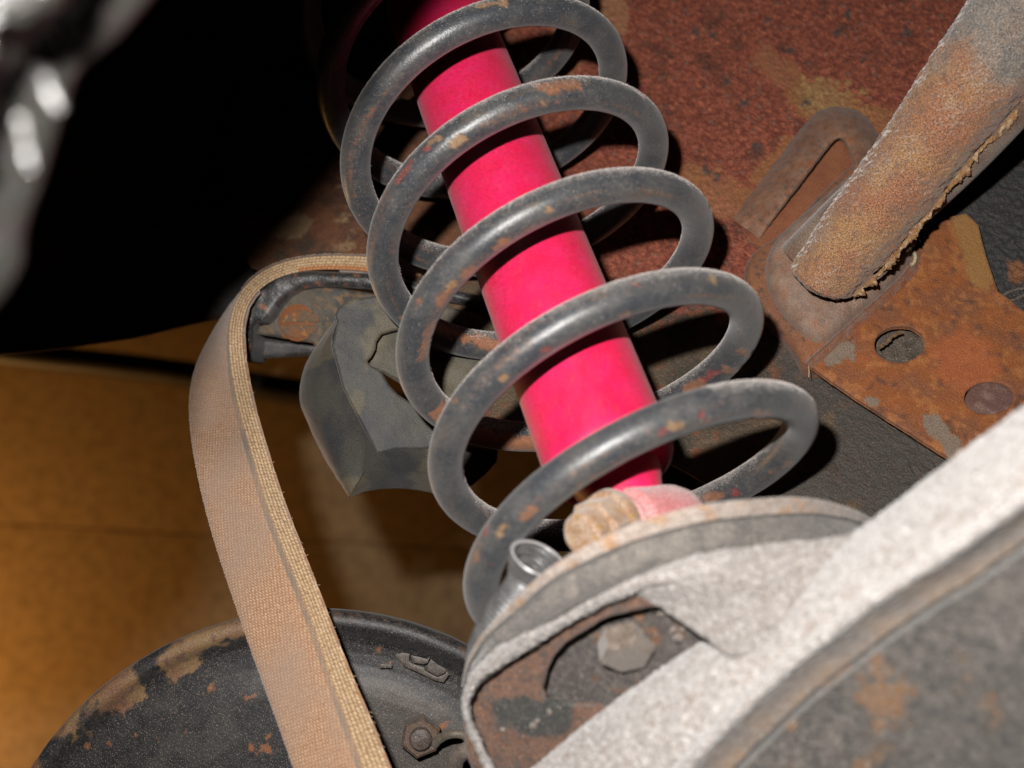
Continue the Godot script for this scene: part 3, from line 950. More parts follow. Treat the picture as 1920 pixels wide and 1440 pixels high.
# ---------------------------------------------------------------- left side: plate, bar, buffer, hook, strap
func mounting_plate() -> void:
	thing("mounting_plate", "dusty grey steel plate held by a big slotted screw under the hook", "plate", P(600, 610, 0.545))
	var n := Vector3(-0.12, 0.05, 1.0).normalized()
	var p0 := P(560, 600, 0.55) - Vector3(0, H, 0)
	var tone := func(p: Vector3, _q: Vector2, _d: float) -> Color:
		var a := fb(p, 60.0)
		var b := fb(p, 240.0)
		return Color(0.10, 0.082, 0.06).lerp(Color(0.045, 0.043, 0.042), smoothstep(-0.1, 0.4, a)).lerp(Color(0.18, 0.1, 0.045), smoothstep(0.15, 0.5, b + 0.5 * a))
	var hole := PackedVector2Array()
	for k in 30: hole.append(Vector2(552, 598) + Vector2(cos(TAU * k / 30) * 31, sin(TAU * k / 30) * 22).rotated(-0.3))
	var mb := MB.new()
	plate(mb, V2([480, 626, 484, 613, 496, 607, 509, 603, 517, 586, 528, 568, 545, 552, 565, 541, 592, 535, 612, 536, 704, 551, 800, 566, 905, 590, 905, 680, 600, 670, 586, 643]), [hole], p0, n, 0.003, 3.5, 0.001, tone, func(_q, p, _d): return fb(p, 150.0) * 0.0003 + fb(p, 45.0) * 0.0008)
	part("plate_sheet", mb, M.rubber)
	# the slotted screw, two half discs with a slot between
	var sc := on_plane(Vector2(561, 606), p0 + n * 0.0012, n)
	var tn := func(p: Vector3, _q: Vector2, _d: float) -> Color:
		return Color(0.2, 0.085, 0.035).lerp(Color(0.12, 0.085, 0.055), clampf(0.5 + 1.6 * fb(p, 120.0), 0, 1)).lerp(Color(0.4, 0.16, 0.03), smoothstep(0.3, 0.5, fb(p, 300.0)))
	var disc := PackedVector2Array()
	for k in 48: disc.append(Vector2(561, 607) + Vector2(cos(TAU * k / 48) * 37, sin(TAU * k / 48) * 26).rotated(-0.16))
	var slot := V2([520, 604, 600, 604.5, 602, 609, 520, 608.5])
	var screw: MeshInstance3D = null
	for half in Geometry2D.clip_polygons(disc, slot):
		var m := MB.new()
		plate(m, half, [], p0 + n * 0.0016, n, 0.0016, 3.0, 0.0004, tn, null, false)
		if screw == null: screw = part("slotted_screw", m, M.rust_plain)
		else: part("screw_half", m, M.rust_plain, screw)
	var bm := MB.new()
	lathe(bm, on_plane(Vector2(561, 606), p0 - n * 0.003, n), n, [[0.0, 0.0086], [0.0036, 0.0086], [0.0037, 0.0001]], 30, func(p): return Color(0.22, 0.08, 0.03))
	part("slot_floor", bm, M.rust_plain, screw)
	var km := MB.new()
	plate(km, V2([512, 572, 592, 566, 592, 630, 512, 630]), [], p0 - n * 0.004, n, 0.001, 6.0, 0.0, func(p, _q, _d): return Color(0.11, 0.1, 0.09) * (1.0 + 0.5 * fb(p, 200.0)), func(_q, p, _d): return fb(p, 200.0) * 0.0008, false)
	part("hole_backing", km, M.rubber)

func steel_bar() -> void:
	thing("steel_bar", "short black steel bar below the slotted screw plate", "bar", P(530, 655, 0.565))
	var n := Vector3(0.0, -0.15, 1.0).normalized()
	var mb := MB.new()
	plate(mb, V2([478, 632, 484, 634, 588, 644, 640, 650, 640, 668, 578, 668, 480, 674]), [], P(520, 655, 0.566) - Vector3(0, H, 0), n, 0.012, 4.0, 0.002, func(p, _q, _d): return Color(0.035, 0.034, 0.034) * (1.0 + fb(p, 100.0)))
	part("bar_body", mb, M.drum)

func rubber_buffer() -> void:
	thing("rubber_buffer", "torn dark grey rubber bump stop with folded faces left of the spring", "bump stop", P(700, 780, 0.51))
	var tone := func(p: Vector3) -> Color:
		var a := fb(p, 28.0)
		var b := fb(p, 130.0)
		var col := Color(0.06, 0.056, 0.05).lerp(Color(0.036, 0.037, 0.039), smoothstep(-0.2, 0.45, a + 0.3 * b))
		return col.lerp(Color(0.12, 0.098, 0.06), smoothstep(0.12, 0.45, f1(p, 33.0) + 0.5 * b) * 0.7)
	var rel := func(p: Vector3, _u: float, _v: float) -> float: return fb(p, 60.0) * 0.0003 + fb(p, 300.0) * 0.0001
	# left folded face, with its rolled outer edge
	var mb := MB.new()
	var c0 := PL([[640, 592, 0.555], [604, 645, 0.552], [580, 692, 0.546], [572, 747, 0.541], [590, 800, 0.536], [622, 870, 0.528], [656, 932, 0.520]])
	var c1 := PL([[629, 598, 0.540], [596, 645, 0.535], [570, 692, 0.529], [562, 747, 0.524], [576, 790, 0.521], [610, 862, 0.514], [655, 932, 0.507]])
	var c2 := PL([[632, 604, 0.530], [604, 652, 0.522], [588, 700, 0.515], [588, 752, 0.510], [600, 795, 0.508], [628, 858, 0.503], [656, 928, 0.500]])
	var c3 := PL([[630, 606, 0.528], [620, 650, 0.518], [622, 700, 0.508], [640, 760, 0.501], [660, 800, 0.498], [680, 838, 0.496], [680, 890, 0.498]])
	var c4 := PL([[632, 603, 0.527], [624, 645, 0.514], [645, 725, 0.502], [670, 775, 0.496], [692, 820, 0.492], [704, 845, 0.490], [706, 851, 0.490]])
	loft(mb, [c0, c1, c2, c3, c4], 110, 46, tone, rel)
	part("folded_face", mb, M.rubber)
	# main face, with the tear along its right side
	var m2 := MB.new()
	var n2 := Vector3(0.16, 0.12, 1.0).normalized()
	var p2 := P(706, 851, 0.4895) - Vector3(0, H, 0)
	var tn := func(p: Vector3, _q: Vector2, _d: float) -> Color: return tone.call(p)
	plate(m2, V2([632, 603, 628, 590, 634, 576, 660, 560, 720, 552, 780, 560, 790, 590, 775, 610, 735, 620, 716, 626, 706, 640, 704, 655, 697, 668, 689, 677, 693, 684, 706, 690, 717, 700, 730, 722, 745, 738, 766, 752, 790, 764, 830, 780, 850, 800, 850, 836, 795, 842, 745, 843, 706, 851, 692, 822, 668, 776, 643, 726, 622, 648]), [], p2, n2, 0.004, 3.5, 0.0008, tn, func(_q, p, _d): return fb(p, 35.0) * 0.0006 + fb(p, 300.0) * 0.0001)
	part("main_face", m2, M.rubber)
	# inner layer that shows through the tear
	var m3 := MB.new()
	plate(m3, V2([690, 610, 740, 590, 830, 600, 905, 640, 910, 690, 905, 760, 850, 800, 790, 775, 770, 742, 750, 716, 720, 698, 690, 690]), [], p2 - n2 * 0.009, n2, 0.004, 4.5, 0.001, func(p, _q, _d): return (tone.call(p) as Color).lerp(Color(0.1, 0.088, 0.058), 0.5), func(_q, p, _d): return fb(p, 40.0) * 0.0015)
	part("inner_layer", m3, M.rubber)
	# bottom face
	var m4 := MB.new()
	var b0 := PL([[656, 931, 0.4995], [672, 905, 0.4955], [690, 874, 0.4925], [706, 851, 0.4905], [745, 843, 0.486], [795, 842, 0.482], [850, 838, 0.478]])
	var b1 := PL([[657, 932, 0.5], [678, 912, 0.498], [700, 893, 0.497], [722, 885, 0.496], [760, 882, 0.493], [800, 885, 0.490], [850, 890, 0.488]])
	var b2 := PL([[657, 933, 0.5005], [682, 922, 0.503], [715, 917, 0.506], [757, 916, 0.507], [795, 921, 0.506], [825, 928, 0.504], [850, 935, 0.503]])
	loft(m4, [b0, b1, b2], 90, 30, tone, rel)
	part("bottom_face", m4, M.rubber)
	# far corner seen between the coils
	var m5 := MB.new()
	plate(m5, V2([840, 838, 908, 842, 936, 846, 934, 867, 913, 890, 889, 911, 850, 930]), [], P(900, 870, 0.515) - Vector3(0, H, 0), Vector3(0.35, -0.1, 1.0).normalized(), 0.01, 4.0, 0.002, tn)
	part("corner_piece", m5, M.rubber)

const STRAP_OUT := [[1010, 545, 0.575], [900, 520, 0.567], [800, 497, 0.558], [690, 480, 0.550], [600, 478, 0.544], [540, 484, 0.540], [500, 495, 0.537], [470, 514, 0.534], [446, 540, 0.530], [430, 575, 0.525], [425, 610, 0.52], [428, 657, 0.513], [435, 711, 0.505], [450, 783, 0.494], [475, 855, 0.482], [493, 932, 0.469], [520, 996, 0.458], [547, 1071, 0.446], [578, 1138, 0.436], [608, 1230, 0.422], [630, 1298, 0.412], [653, 1356, 0.404], [681, 1440, 0.392], [705, 1510, 0.383]]
const STRAP_IN := [[1010, 575, 0.578], [900, 549, 0.570], [800, 527, 0.561], [691, 508, 0.553], [600, 504, 0.547], [540, 506, 0.543], [506, 521, 0.540], [480, 537, 0.537], [462, 555, 0.533], [454, 585, 0.528], [452, 612, 0.523], [454, 652, 0.516], [464, 711, 0.508], [479, 776, 0.497], [502, 850, 0.485], [533, 950, 0.471], [553, 992, 0.461], [578, 1064, 0.449], [606, 1130, 0.439], [642, 1232, 0.425], [668, 1292, 0.415], [698, 1358, 0.407], [729, 1440, 0.395], [757, 1510, 0.386]]
const STRAP_BACK := [[1010, 545, 0.61], [900, 520, 0.602], [800, 497, 0.593], [690, 480, 0.585], [600, 480, 0.579], [545, 488, 0.575], [500, 503, 0.572], [462, 528, 0.567], [436, 558, 0.562], [412, 592, 0.556], [390, 628, 0.549], [365, 668, 0.540], [351, 702, 0.533], [347, 760, 0.522], [354, 830, 0.509], [368, 900, 0.496], [381, 960, 0.486], [402, 1030, 0.474], [424, 1098, 0.463], [458, 1195, 0.448], [487, 1280, 0.436], [516, 1355, 0.426], [547, 1445, 0.413], [570, 1515, 0.404]]

func limit_strap() -> void:
	thing("limit_strap", "tan woven webbing strap looped over the hook and hanging down at the left", "strap", P(700, 1440, 0.39))
	var o := PL(STRAP_OUT)
	var i := PL(STRAP_IN)
	var b := PL(STRAP_BACK)
	var ib := PackedVector3Array()
	for k in o.size(): ib.append(b[k] + (i[k] - o[k]))
	# lengths in metres to count threads with
	var total := 0.0
	for k in range(1, o.size()): total += o[k].distance_to(o[k - 1])
	var face := func(nu: int, nv: int, ca: PackedVector3Array, cb: PackedVector3Array, width: float, kind: int) -> MB:
		var mb := MB.new()
		var ra := resample(smooth(resample(ca, 70)), nu)
		var rb := resample(smooth(resample(cb, 70)), nu)
		var pt := PackedVector3Array()
		var cc := PackedColorArray()
		for u in nu:
			var t := (ra[mini(u + 1, nu - 1)] - ra[maxi(u - 1, 0)])
			var nrm := t.cross(rb[u] - ra[u]).normalized()
			if nrm.dot(Vector3(0, H, 0) - ra[u]) < 0.0: nrm = -nrm
			for v in nv:
				var w := v / (nv - 1.0)
				var p := ra[u].lerp(rb[u], w)
				var along := total * u / nu
				var across := width * w
				var h := 0.0
				var col: Color
				var a := fb(p, 40.0)
				if kind == 0:      # twill face: small diagonal stitches
					var su := along / 0.00175 + across / 0.0021
					var sv := across / 0.0016 - along / 0.0060
					var dot := maxf(0.0, cos(TAU * su)) * maxf(0.0, cos(TAU * sv) * 0.5 + 0.5)
					h = 0.0004 * dot + 0.0001 * f1(p, 900.0) - 0.0012 * pow(absf(w * 2.0 - 1.0), 8.0)
					col = Color(0.36, 0.185, 0.105).lerp(Color(0.78, 0.55, 0.365), clampf(dot * 1.4 + 0.4 * f1(p, 1100.0), 0, 1))
					col = col.lerp(Color(0.40, 0.28, 0.21), clampf(0.12 + 1.1 * fb(p, 14.0) + 0.4 * a, 0, 0.65))
					if w > 0.03 and w < 0.10: col = col.lerp(Color(0.2, 0.17, 0.14), 0.6 + 0.5 * a)
				else:              # raw edge: rows of thread loops
					var rows := 5.0
					var row := floorf(w * rows * 0.999)
					var su2 := along / 0.0017 + 0.5 * fmod(row, 2.0) + 0.25 * f1(p, 300.0)
					var loop := sqrt(maxf(0.0, absf(sin(PI * su2)))) * sqrt(maxf(0.0, sin(PI * (w * rows - row))))
					h = 0.0005 * loop * (0.8 + 0.5 * f1(p, 350.0)) - 0.0003 + 0.0002 * f1(p, 1500.0)
					col = Color(0.25, 0.13, 0.065).lerp(Color(0.62, 0.46, 0.28), clampf(loop * 1.15 - 0.1 + 0.4 * f1(p, 700.0), 0, 1))
					var rusty := smoothstep(0.07, 0.02, absf(w - 0.88)) * 0.0
					col = col.lerp(Color(0.4, 0.13, 0.03), rusty)
					if u < nu * 0.3: col = col.lerp(Color(0.38, 0.12, 0.03), smoothstep(0.62, 0.72, w) * clampf(1.0 - loop * 0.5, 0, 1))
				pt.append(p + nrm * h)
				cc.append(col)
		mb.grid(nu, nv, pt, cc, false, false, 1)
		return mb
	part("woven_face", face.call(900, 90, o, b, 0.035, 0), M.webbing)
	part("raw_edge", face.call(1100, 26, o, i, 0.0066, 1), M.webbing)
	var bm: MB = face.call(200, 12, i, ib, 0.035, 0)
	part("inner_face", bm, M.webbing)
	# loose fibres along the raw edge
	var fm := MB.new()
	var line := resample(i, 400)
	for k in 70:
		var at := rng.randi_range(110, 395)
		var p := line[at]
		var d := Vector3(rng.randf_range(0.4, 1.0), rng.randf_range(-0.8, 0.6), rng.randf_range(-0.2, 0.6)).normalized() * rng.randf_range(0.0006, 0.0022)
		tube(fm, PackedVector3Array([p, p + d * 0.5 + Vector3(0, 0.0002, 0), p + d]), 4, func(_i, _j, _p): return 0.00007, func(_p): return Color(0.6, 0.46, 0.3), false)
	part("loose_fibre", fm, M.webbing).set_meta("kind", "stuff")

func strap_hook() -> void:
	thing("strap_hook", "black steel hook bar bent round under the strap at its top", "hook", P(520, 560, 0.545))
	var mb := MB.new()
	var n := Vector3(-0.05, 0.02, 1.0).normalized()
	plate(mb, V2([1000, 578, 900, 553, 800, 531, 691, 511, 627, 508, 571, 506, 536, 510, 508, 524, 480, 541, 464, 556, 457, 578, 453, 612, 455, 648, 458, 678, 465, 668, 472, 645, 471, 614, 478, 604, 496, 606, 510, 594, 516, 583, 527, 567, 541, 553, 562, 541, 590, 537, 618, 536, 704, 542, 800, 556, 900, 577, 1000, 600]), [], P(520, 560, 0.542) - Vector3(0, H, 0), n, 0.03, 3.0, 0.0035, func(p, _q, _d): return Color(0.022, 0.022, 0.023).lerp(Color(0.06, 0.055, 0.055), smoothstep(0.05, 0.4, fb(p, 90.0))).lerp(Color(0.16, 0.06, 0.03), smoothstep(0.3, 0.5, fb(p + Vector3(3, 0, 0), 130.0))), func(_q, p, _d): return fb(p, 120.0) * 0.0006)
	part("hook_bar", mb, M.black_steel)

# ---------------------------------------------------------------- damper and spring
func dax(s: float) -> Vector3: return DC - DA * s + Vector3(0, H, 0)

func damper() -> void:
	thing("shock_absorber", "red telescopic damper running through the middle of the black coil spring", "shock absorber", dax(0.1))
	var red := func(p: Vector3) -> Color:
		var b := fb(p, 70.0)
		return Color(0.68, 0.006, 0.062).lerp(Color(0.70, 0.013, 0.105), clampf(0.5 + b, 0, 1)).lerp(Color(0.5, 0.06, 0.05), smoothstep(0.25, 0.6, fb(p, 420.0)) * 0.3)
	var mb := MB.new()
	lathe(mb, dax(0.082), DA, [[-0.004, 0.0150], [-0.0035, 0.0175], [-0.0015, 0.0205], [0.001, 0.0219], [0.004, 0.02215], [0.05, 0.02215], [0.1, 0.02215], [0.19, 0.02215], [0.26, 0.02215]], 120, red, 0.00008, 90.0, 0.002)
	part("damper_tube", mb, M.red_paint)
	var rows := mb.v.size() / 120
	var on_damper := func() -> Variant:
		var k := rng.randi_range(120 * 6, 120 * (rows - 30) - 2)
		if rng.randf() > 0.55 + 0.9 * fb(mb.v[k], 60.0): return null
		return mb.v[k] + (mb.v[k + 120] - mb.v[k]) * rng.randf() + (mb.v[k + 1] - mb.v[k]) * rng.randf() if k % 120 != 119 else mb.v[k]
	dust_grains(70000, on_damper, 0.00006, "fine brown dust on the red tube", Color(0.42, 0.25, 0.2))
	var m2 := MB.new()
	lathe(m2, dax(0.115), DA, [[0.0, 0.0128], [0.006, 0.0124], [0.012, 0.0125], [0.022, 0.0135], [0.028, 0.0152], [0.0302, 0.0155]], 90, red, 0.0003, 120.0, 0.001)
	part("neck", m2, M.red_paint)
	# mounting eye, dusted pale
	var pink := func(p: Vector3) -> Color:
		var b := fb(p, 260.0)
		return Color(0.62, 0.15, 0.16).lerp(Color(0.66, 0.36, 0.35), clampf(0.55 + 0.4 * b + 0.6 * f1(p, 60.0), 0, 1))
	var ec := P(1212, 987, 0.378)
	var ea := (P(1120, 1002, 0.362) - P(1310, 978, 0.392)).normalized()
	var m3 := MB.new()
	lathe(m3, ec, ea, [[-0.0185, 0.0001], [-0.0185, 0.0085], [-0.0165, 0.0112], [-0.012, 0.0124], [-0.006, 0.0128], [0.002, 0.0128], [0.0068, 0.0126], [0.0078, 0.0118], [0.0082, 0.0105], [0.0092, 0.0102], [0.0104, 0.0108], [0.0112, 0.0102], [0.0115, 0.0085], [0.0115, 0.0001]], 80, pink, 0.0003, 150.0, 0.0008)
	part("mounting_eye", m3, M.dust_rust)

func eye_bolt() -> void:
	thing("hexagon_bolt", "dusty brown hexagon bolt head and washer beside the pink damper eye", "bolt", P(1110, 985, 0.355))
	var tone := func(p: Vector3) -> Color:
		return Color(0.34, 0.2, 0.12).lerp(Color(0.44, 0.33, 0.25), clampf(0.5 + 1.5 * fb(p, 160.0), 0, 1)).lerp(Color(0.4, 0.22, 0.05), smoothstep(0.25, 0.45, fb(p, 330.0)))
	var ea := (P(1050, 1022, 0.350) - P(1160, 970, 0.373)).normalized()
	var m := MB.new()
	var wc := P(1152, 976, 0.3705)
	lathe(m, wc, ea, [[-0.001, 0.0001], [-0.001, 0.0095], [0.0, 0.0103], [0.003, 0.0104], [0.0042, 0.0096], [0.0045, 0.0001]], 60, tone, 0.0003, 160.0, 0.0006)
	part("washer", m, M.dust_rust)
	var m2 := MB.new()
	hexagon(m2, wc + ea * 0.0044, ea, 0.0096, 0.0075, 0.2, tone)
	part("nut", m2, M.dust_rust)
	var m3 := MB.new()
	lathe(m3, wc + ea * 0.0118, ea, [[0.0, 0.0072], [0.005, 0.007], [0.0062, 0.0058], [0.0064, 0.0001]], 40, tone, 0.0005, 200.0, 0.0007)
	part("bolt_end", m3, M.dust_rust)

func coil_spring() -> void:
	thing("coil_spring", "black painted coil spring with chipped rusty patches wound round the red damper", "coil spring", coil_point(1700.0))
	# chips: [x, y, x2, y2, radius in pixels, kind]; kinds 0 rust, 1 red, 2 tan, 3 brown film; turn that carries them
	var chips := []
	var add := func(k: int, rows: Array) -> void:
		for r in rows: chips.append([k, Vector2(r[0], r[1]), Vector2(r[2], r[3]), r[4], r[5]])
	add.call(0, [[900, 10, 945, 4, 6, 2], [1110, 45, 1130, 75, 6, 3], [1050, 30, 1080, 45, 5, 3]])
	add.call(1, [[1015, 162, 1078, 158, 9, 0], [1030, 172, 1046, 170, 6, 0], [1088, 151, 1092, 151, 4, 0], [1016, 190, 1020, 198, 4, 2], [1188, 168, 1205, 182, 5, 2], [795, 284, 802, 278, 5, 1], [748, 340, 770, 305, 4, 1], [806, 270, 822, 258, 5, 2], [852, 270, 868, 259, 6, 2], [870, 228, 905, 210, 4, 3], [700, 440, 704, 470, 4, 3], [960, 180, 1000, 170, 4, 3]])
	add.call(2, [[936, 460, 948, 453, 7, 0], [876, 514, 888, 505, 8, 0], [826, 566, 840, 540, 9, 0], [840, 540, 848, 532, 6, 2], [812, 606, 800, 645, 9, 0], [800, 645, 785, 668, 10, 0], [785, 668, 773, 698, 6, 0], [1322, 376, 1330, 395, 5, 2], [1290, 348, 1296, 352, 4, 0], [1026, 396, 1030, 393, 4, 2], [990, 390, 1010, 380, 5, 3], [770, 600, 790, 560, 4, 0], [1180, 370, 1230, 360, 8, 3]])
	add.call(3, [[1322, 530, 1332, 524, 9, 2], [1330, 540, 1340, 545, 6, 2], [1168, 593, 1172, 590, 7, 0], [1020, 657, 1026, 653, 6, 1], [1388, 592, 1402, 618, 10, 2], [1402, 618, 1396, 632, 9, 2], [1395, 652, 1405, 662, 11, 0], [1365, 690, 1385, 690, 10, 0], [1318, 712, 1345, 692, 7, 1], [1290, 728, 1318, 716, 8, 0], [940, 712, 948, 706, 5, 2], [853, 755, 858, 750, 4, 0], [1190, 535, 1196, 535, 4, 1], [1330, 558, 1390, 572, 12, 3], [1110, 560, 1140, 552, 5, 3]])
	add.call(4, [[1440, 774, 1458, 772, 6, 1], [1415, 775, 1440, 768, 10, 0], [1460, 752, 1480, 760, 7, 2], [1494, 780, 1500, 778, 6, 1], [1238, 812, 1246, 808, 5, 1], [1310, 778, 1316, 776, 4, 1], [985, 968, 1000, 955, 9, 0], [955, 992, 963, 982, 6, 1], [910, 1005, 918, 990, 6, 1], [936, 996, 946, 985, 7, 2], [902, 1020, 898, 1050, 7, 0], [916, 1040, 926, 1030, 6, 1], [912, 1060, 920, 1050, 6, 1], [908, 1085, 914, 1075, 5, 1], [900, 1090, 906, 1105, 6, 0], [1260, 800, 1275, 798, 6, 2], [1490, 838, 1494, 842, 4, 0], [1470, 870, 1480, 862, 6, 0], [1375, 925, 1382, 922, 5, 1], [1320, 935, 1360, 925, 6, 0]])
	var tests := []
	for c in chips:
		# set each chip down on the wire that carries it
		var ends := []
		var rz := 0.45
		for q in [c[1], c[2]]:
			var ray := Vector3((q.x - 960.0) / F, (720.0 - q.y) / F, -1.0).normalized()
			var best := 1e9
			var foot := Vector3.ZERO
			for d in range(-100, 284, 2):
				var w := coil_point(360.0 * c[0] + d) - Vector3(0, H, 0)
				var f := ray * w.dot(ray)
				var off := f.distance_to(w)
				if off < best:
					best = off; foot = f
			ends.append(foot - ray * sqrt(maxf(0.0, 0.000037 - best * best)) + Vector3(0, H, 0))
			rz = -ends[0].z
		tests.append([ends[0], ends[1], c[3] * 1.08 * rz / F, c[4], 360.0 * c[0]])
	var tint := [Color(0.27, 0.115, 0.055), Color(0.24, 0.05, 0.042), Color(0.31, 0.18, 0.085), Color(0.11, 0.075, 0.05)]
	var nv := 34
	var from := -760.0
	var to := 1712.0
	var nu := 2700
	var pt := PackedVector3Array()
	var cc := PackedColorArray()
	var eye := Vector3(0, H, 0)
	for i in nu:
		var deg := lerpf(from, to, i / (nu - 1.0))
		var c := coil_point(deg)
		var t := (coil_point(deg + 0.3) - coil_point(deg - 0.3)).normalized()
		var s := (SA - t * SA.dot(t)).normalized()
		var u := t.cross(s)
		var near_tests := []
		for ts in tests:
			if absf(deg - ts[4] - 90.0) < 230.0 and seg_d(c, ts[0], ts[1]) < ts[2] + 0.012: near_tests.append(ts)
		# stripes of rust on the back of two turns
		for j in nv:
			var a := TAU * j / nv
			var d := s * cos(a) + u * sin(a)
			var p := c + d * 0.0060
			var n1 := fb(p, 150.0)
			var n2 := fb(p, 520.0)
			var col := Color(0.034, 0.038, 0.044).lerp(Color(0.068, 0.067, 0.067), clampf(0.45 + 1.3 * fb(p, 60.0) + 1.0 * n2, 0, 1))
			# thin brown film in streaks along the wire
			var film := fb(Vector3(deg * 0.012, cos(a) * 1.2, sin(a) * 1.2 + 9.0), 1.0)
			col = col.lerp(Color(0.12, 0.075, 0.055), smoothstep(0.2, 0.6, film + 0.35 * n2) * 0.5)
			col = col.lerp(Color(0.2, 0.075, 0.045), smoothstep(0.55, 0.75, film + 0.5 * n2 + 0.3 * n1) * 0.6)
			var dent := 0.0
			for ts in near_tests:
				var m := smoothstep(1.25, 0.95, seg_d(p, ts[0], ts[1]) / ts[2] + 0.9 * n1 + 0.7 * n2)
				if m > 0.0:
					var k: Color = tint[ts[3]]
					col = col.lerp(k.lerp(k * 0.6, clampf(0.4 + 1.5 * n2, 0, 1)), m * (0.72 if ts[3] != 3 else 0.45))
					if ts[3] != 3: dent = maxf(dent, m)
			# rust on the rear arcs left of the damper
			var th := fposmod(deg, 360.0)
			if th > 215.0 and th < 300.0 and deg > 500.0 and deg < 1040.0:
				var ca := cos(a) + 0.5 * n1 + 0.3 * n2
				var low := smoothstep(-0.85, -0.6, ca) * smoothstep(0.0, -0.15, ca) if deg < 720.0 else smoothstep(-0.4, -0.55, ca)
				if sin(a) < -0.2: low = 0.0
				col = col.lerp(Color(0.27, 0.115, 0.06), low)
				dent = maxf(dent, low)
			pt.append(c + d * (0.0061 - 0.00022 * dent + 0.00005 * n1 + 0.00012 * dent * n2))
			cc.append(col)
	var mb := MB.new()
	mb.grid(nu, nv, pt, cc, false, true, 0)
	mb.cap(pt.slice((nu - 1) * nv, nu * nv), cc[cc.size() - 1], (coil_point(to) - coil_point(to - 1.0)).normalized())
	mb.cap(pt.slice(0, nv), cc[0], (coil_point(from) - coil_point(from + 1.0)).normalized())
	part("coil_wire", mb, M.coil)
	var on_wire := func() -> Variant:
		var i := rng.randi_range(300, nu - 200)
		var j := rng.randi_range(0, nv - 1)
		var k := i * nv + j
		var up := mb.n[k].y
		if rng.randf() > smoothstep(0.15, 0.85, up + 0.3 * fb(pt[k], 200.0)): return null
		var k2 := (i + 1) * nv + (j + 1) % nv
		return pt[k].lerp(pt[k2], rng.randf()) + (pt[i * nv + (j + 1) % nv] - pt[k]) * rng.randf()
	dust_grains(300000, on_wire, 0.00013, "pale dust lying on top of the wire")

# grains of road dust that lie on top of a bar: a MultiMesh of tiny flattened lumps
func dust_grains(count: int, where: Callable, size: float, label: String, tone := Color(0.52, 0.47, 0.44)) -> void:
	var mm := MultiMesh.new()
	mm.transform_format = MultiMesh.TRANSFORM_3D
	var st := MB.new()
	var six := [Vector3(1, 0, 0), Vector3(0, 0, 1), Vector3(-1, 0, 0), Vector3(0, 0, -1)]
	var vv := PackedVector3Array([Vector3(0, 0.8, 0), Vector3(0, -0.5, 0)])
	for q in six: vv.append(q)
	st.v = vv
	for q in vv:
		st.n.append(q.normalized()); st.c.append(tone); st.uv.append(Vector2.ZERO)
	for k in 4:
		st.ix.append_array(PackedInt32Array([0, 2 + k, 2 + (k + 1) % 4]))
		st.ix.append_array(PackedInt32Array([1, 2 + (k + 1) % 4, 2 + k]))
	mm.mesh = st.mesh()
	var list := []
	var tries := 0
	while list.size() < count and tries < count * 12:
		tries += 1
		var hit: Variant = where.call()
		if hit != null:
			var b := Basis(Vector3(rng.randf_range(-1, 1), rng.randf_range(-1, 1), rng.randf_range(-1, 1)).normalized(), rng.randf() * TAU)
			list.append(Transform3D(b.scaled(Vector3.ONE * size * lerpf(0.5, 1.5, pow(rng.randf(), 3.0))), hit - holder.position))
	mm.instance_count = list.size()
	for k in list.size(): mm.set_instance_transform(k, list[k])
	var o := MultiMeshInstance3D.new()
	o.name = "dust_grains"
	o.multimesh = mm
	o.material_override = M.grain
	o.set_meta("kind", "stuff")
	o.set_meta("label", label)
	holder.add_child(o, true)

# ribbed hose sleeve with a flared mouth
func sleeve() -> void:
	thing("hose_sleeve", "grey ribbed hose sleeve with a flared open mouth beside the spring seat", "hose sleeve", P(890, 1215, 0.36))
	var path := resample(PL([[1008, 1046, 0.354], [999, 1064, 0.3555], [984, 1092, 0.3585], [960, 1126, 0.362], [935, 1162, 0.3665], [916, 1198, 0.371], [906, 1232, 0.3755], [904, 1245, 0.3775]]), 420)
	var total := 0.0
	for k in range(1, 420): total += path[k].distance_to(path[k - 1])
	var outer := func(i: int, j: int, _p: Vector3) -> float:
		var s := total * i / 419.0
		var rib := sin(TAU * (s / 0.0019) - TAU * j / 36.0)
		var flare := 0.0084 - 0.0032 * smoothstep(0.0, 0.012, s) + 0.0006 * exp(-pow((s - 0.0006) / 0.0008, 2.0))
		return flare + 0.00042 * rib * smoothstep(0.002, 0.007, s)
	var grey := func(p: Vector3) -> Color: return Color(0.13, 0.13, 0.135).lerp(Color(0.085, 0.08, 0.078), clampf(0.5 + 1.4 * fb(p, 150.0), 0, 1))
	var mb := MB.new()
	tube(mb, path, 36, outer, grey, false)
	part("ribbed_outside", mb, M.sleeve)
	var m2 := MB.new()
	var inner := func(i: int, j: int, p: Vector3) -> float:
		var s := total * i / 419.0
		return outer.call(i, j, p) - 0.0009 - 0.0016 * smoothstep(0.0, 0.004, s) + 0.0007 * sin(TAU * (s / 0.0026) - TAU * j / 36.0)
	tube(m2, path.slice(0, 260), 36, inner, grey, false)
	part("threaded_inside", m2, M.sleeve)
	var m3 := MB.new()
	var pt := PackedVector3Array()
	var cc := PackedColorArray()
	var t := (path[0] - path[3]).normalized()
	for j in 36:
		var a: Vector3 = mb.v[j]
		var b: Vector3 = m2.v[j]
		for k in 5:
			pt.append(a.lerp(b, k / 4.0) + t * 0.0004 * sin(PI * k / 4.0))
			cc.append(Color(0.36, 0.35, 0.35))
	m3.grid(36, 5, pt, cc, true, false, 1)
	part("mouth_rim", m3, M.sleeve)

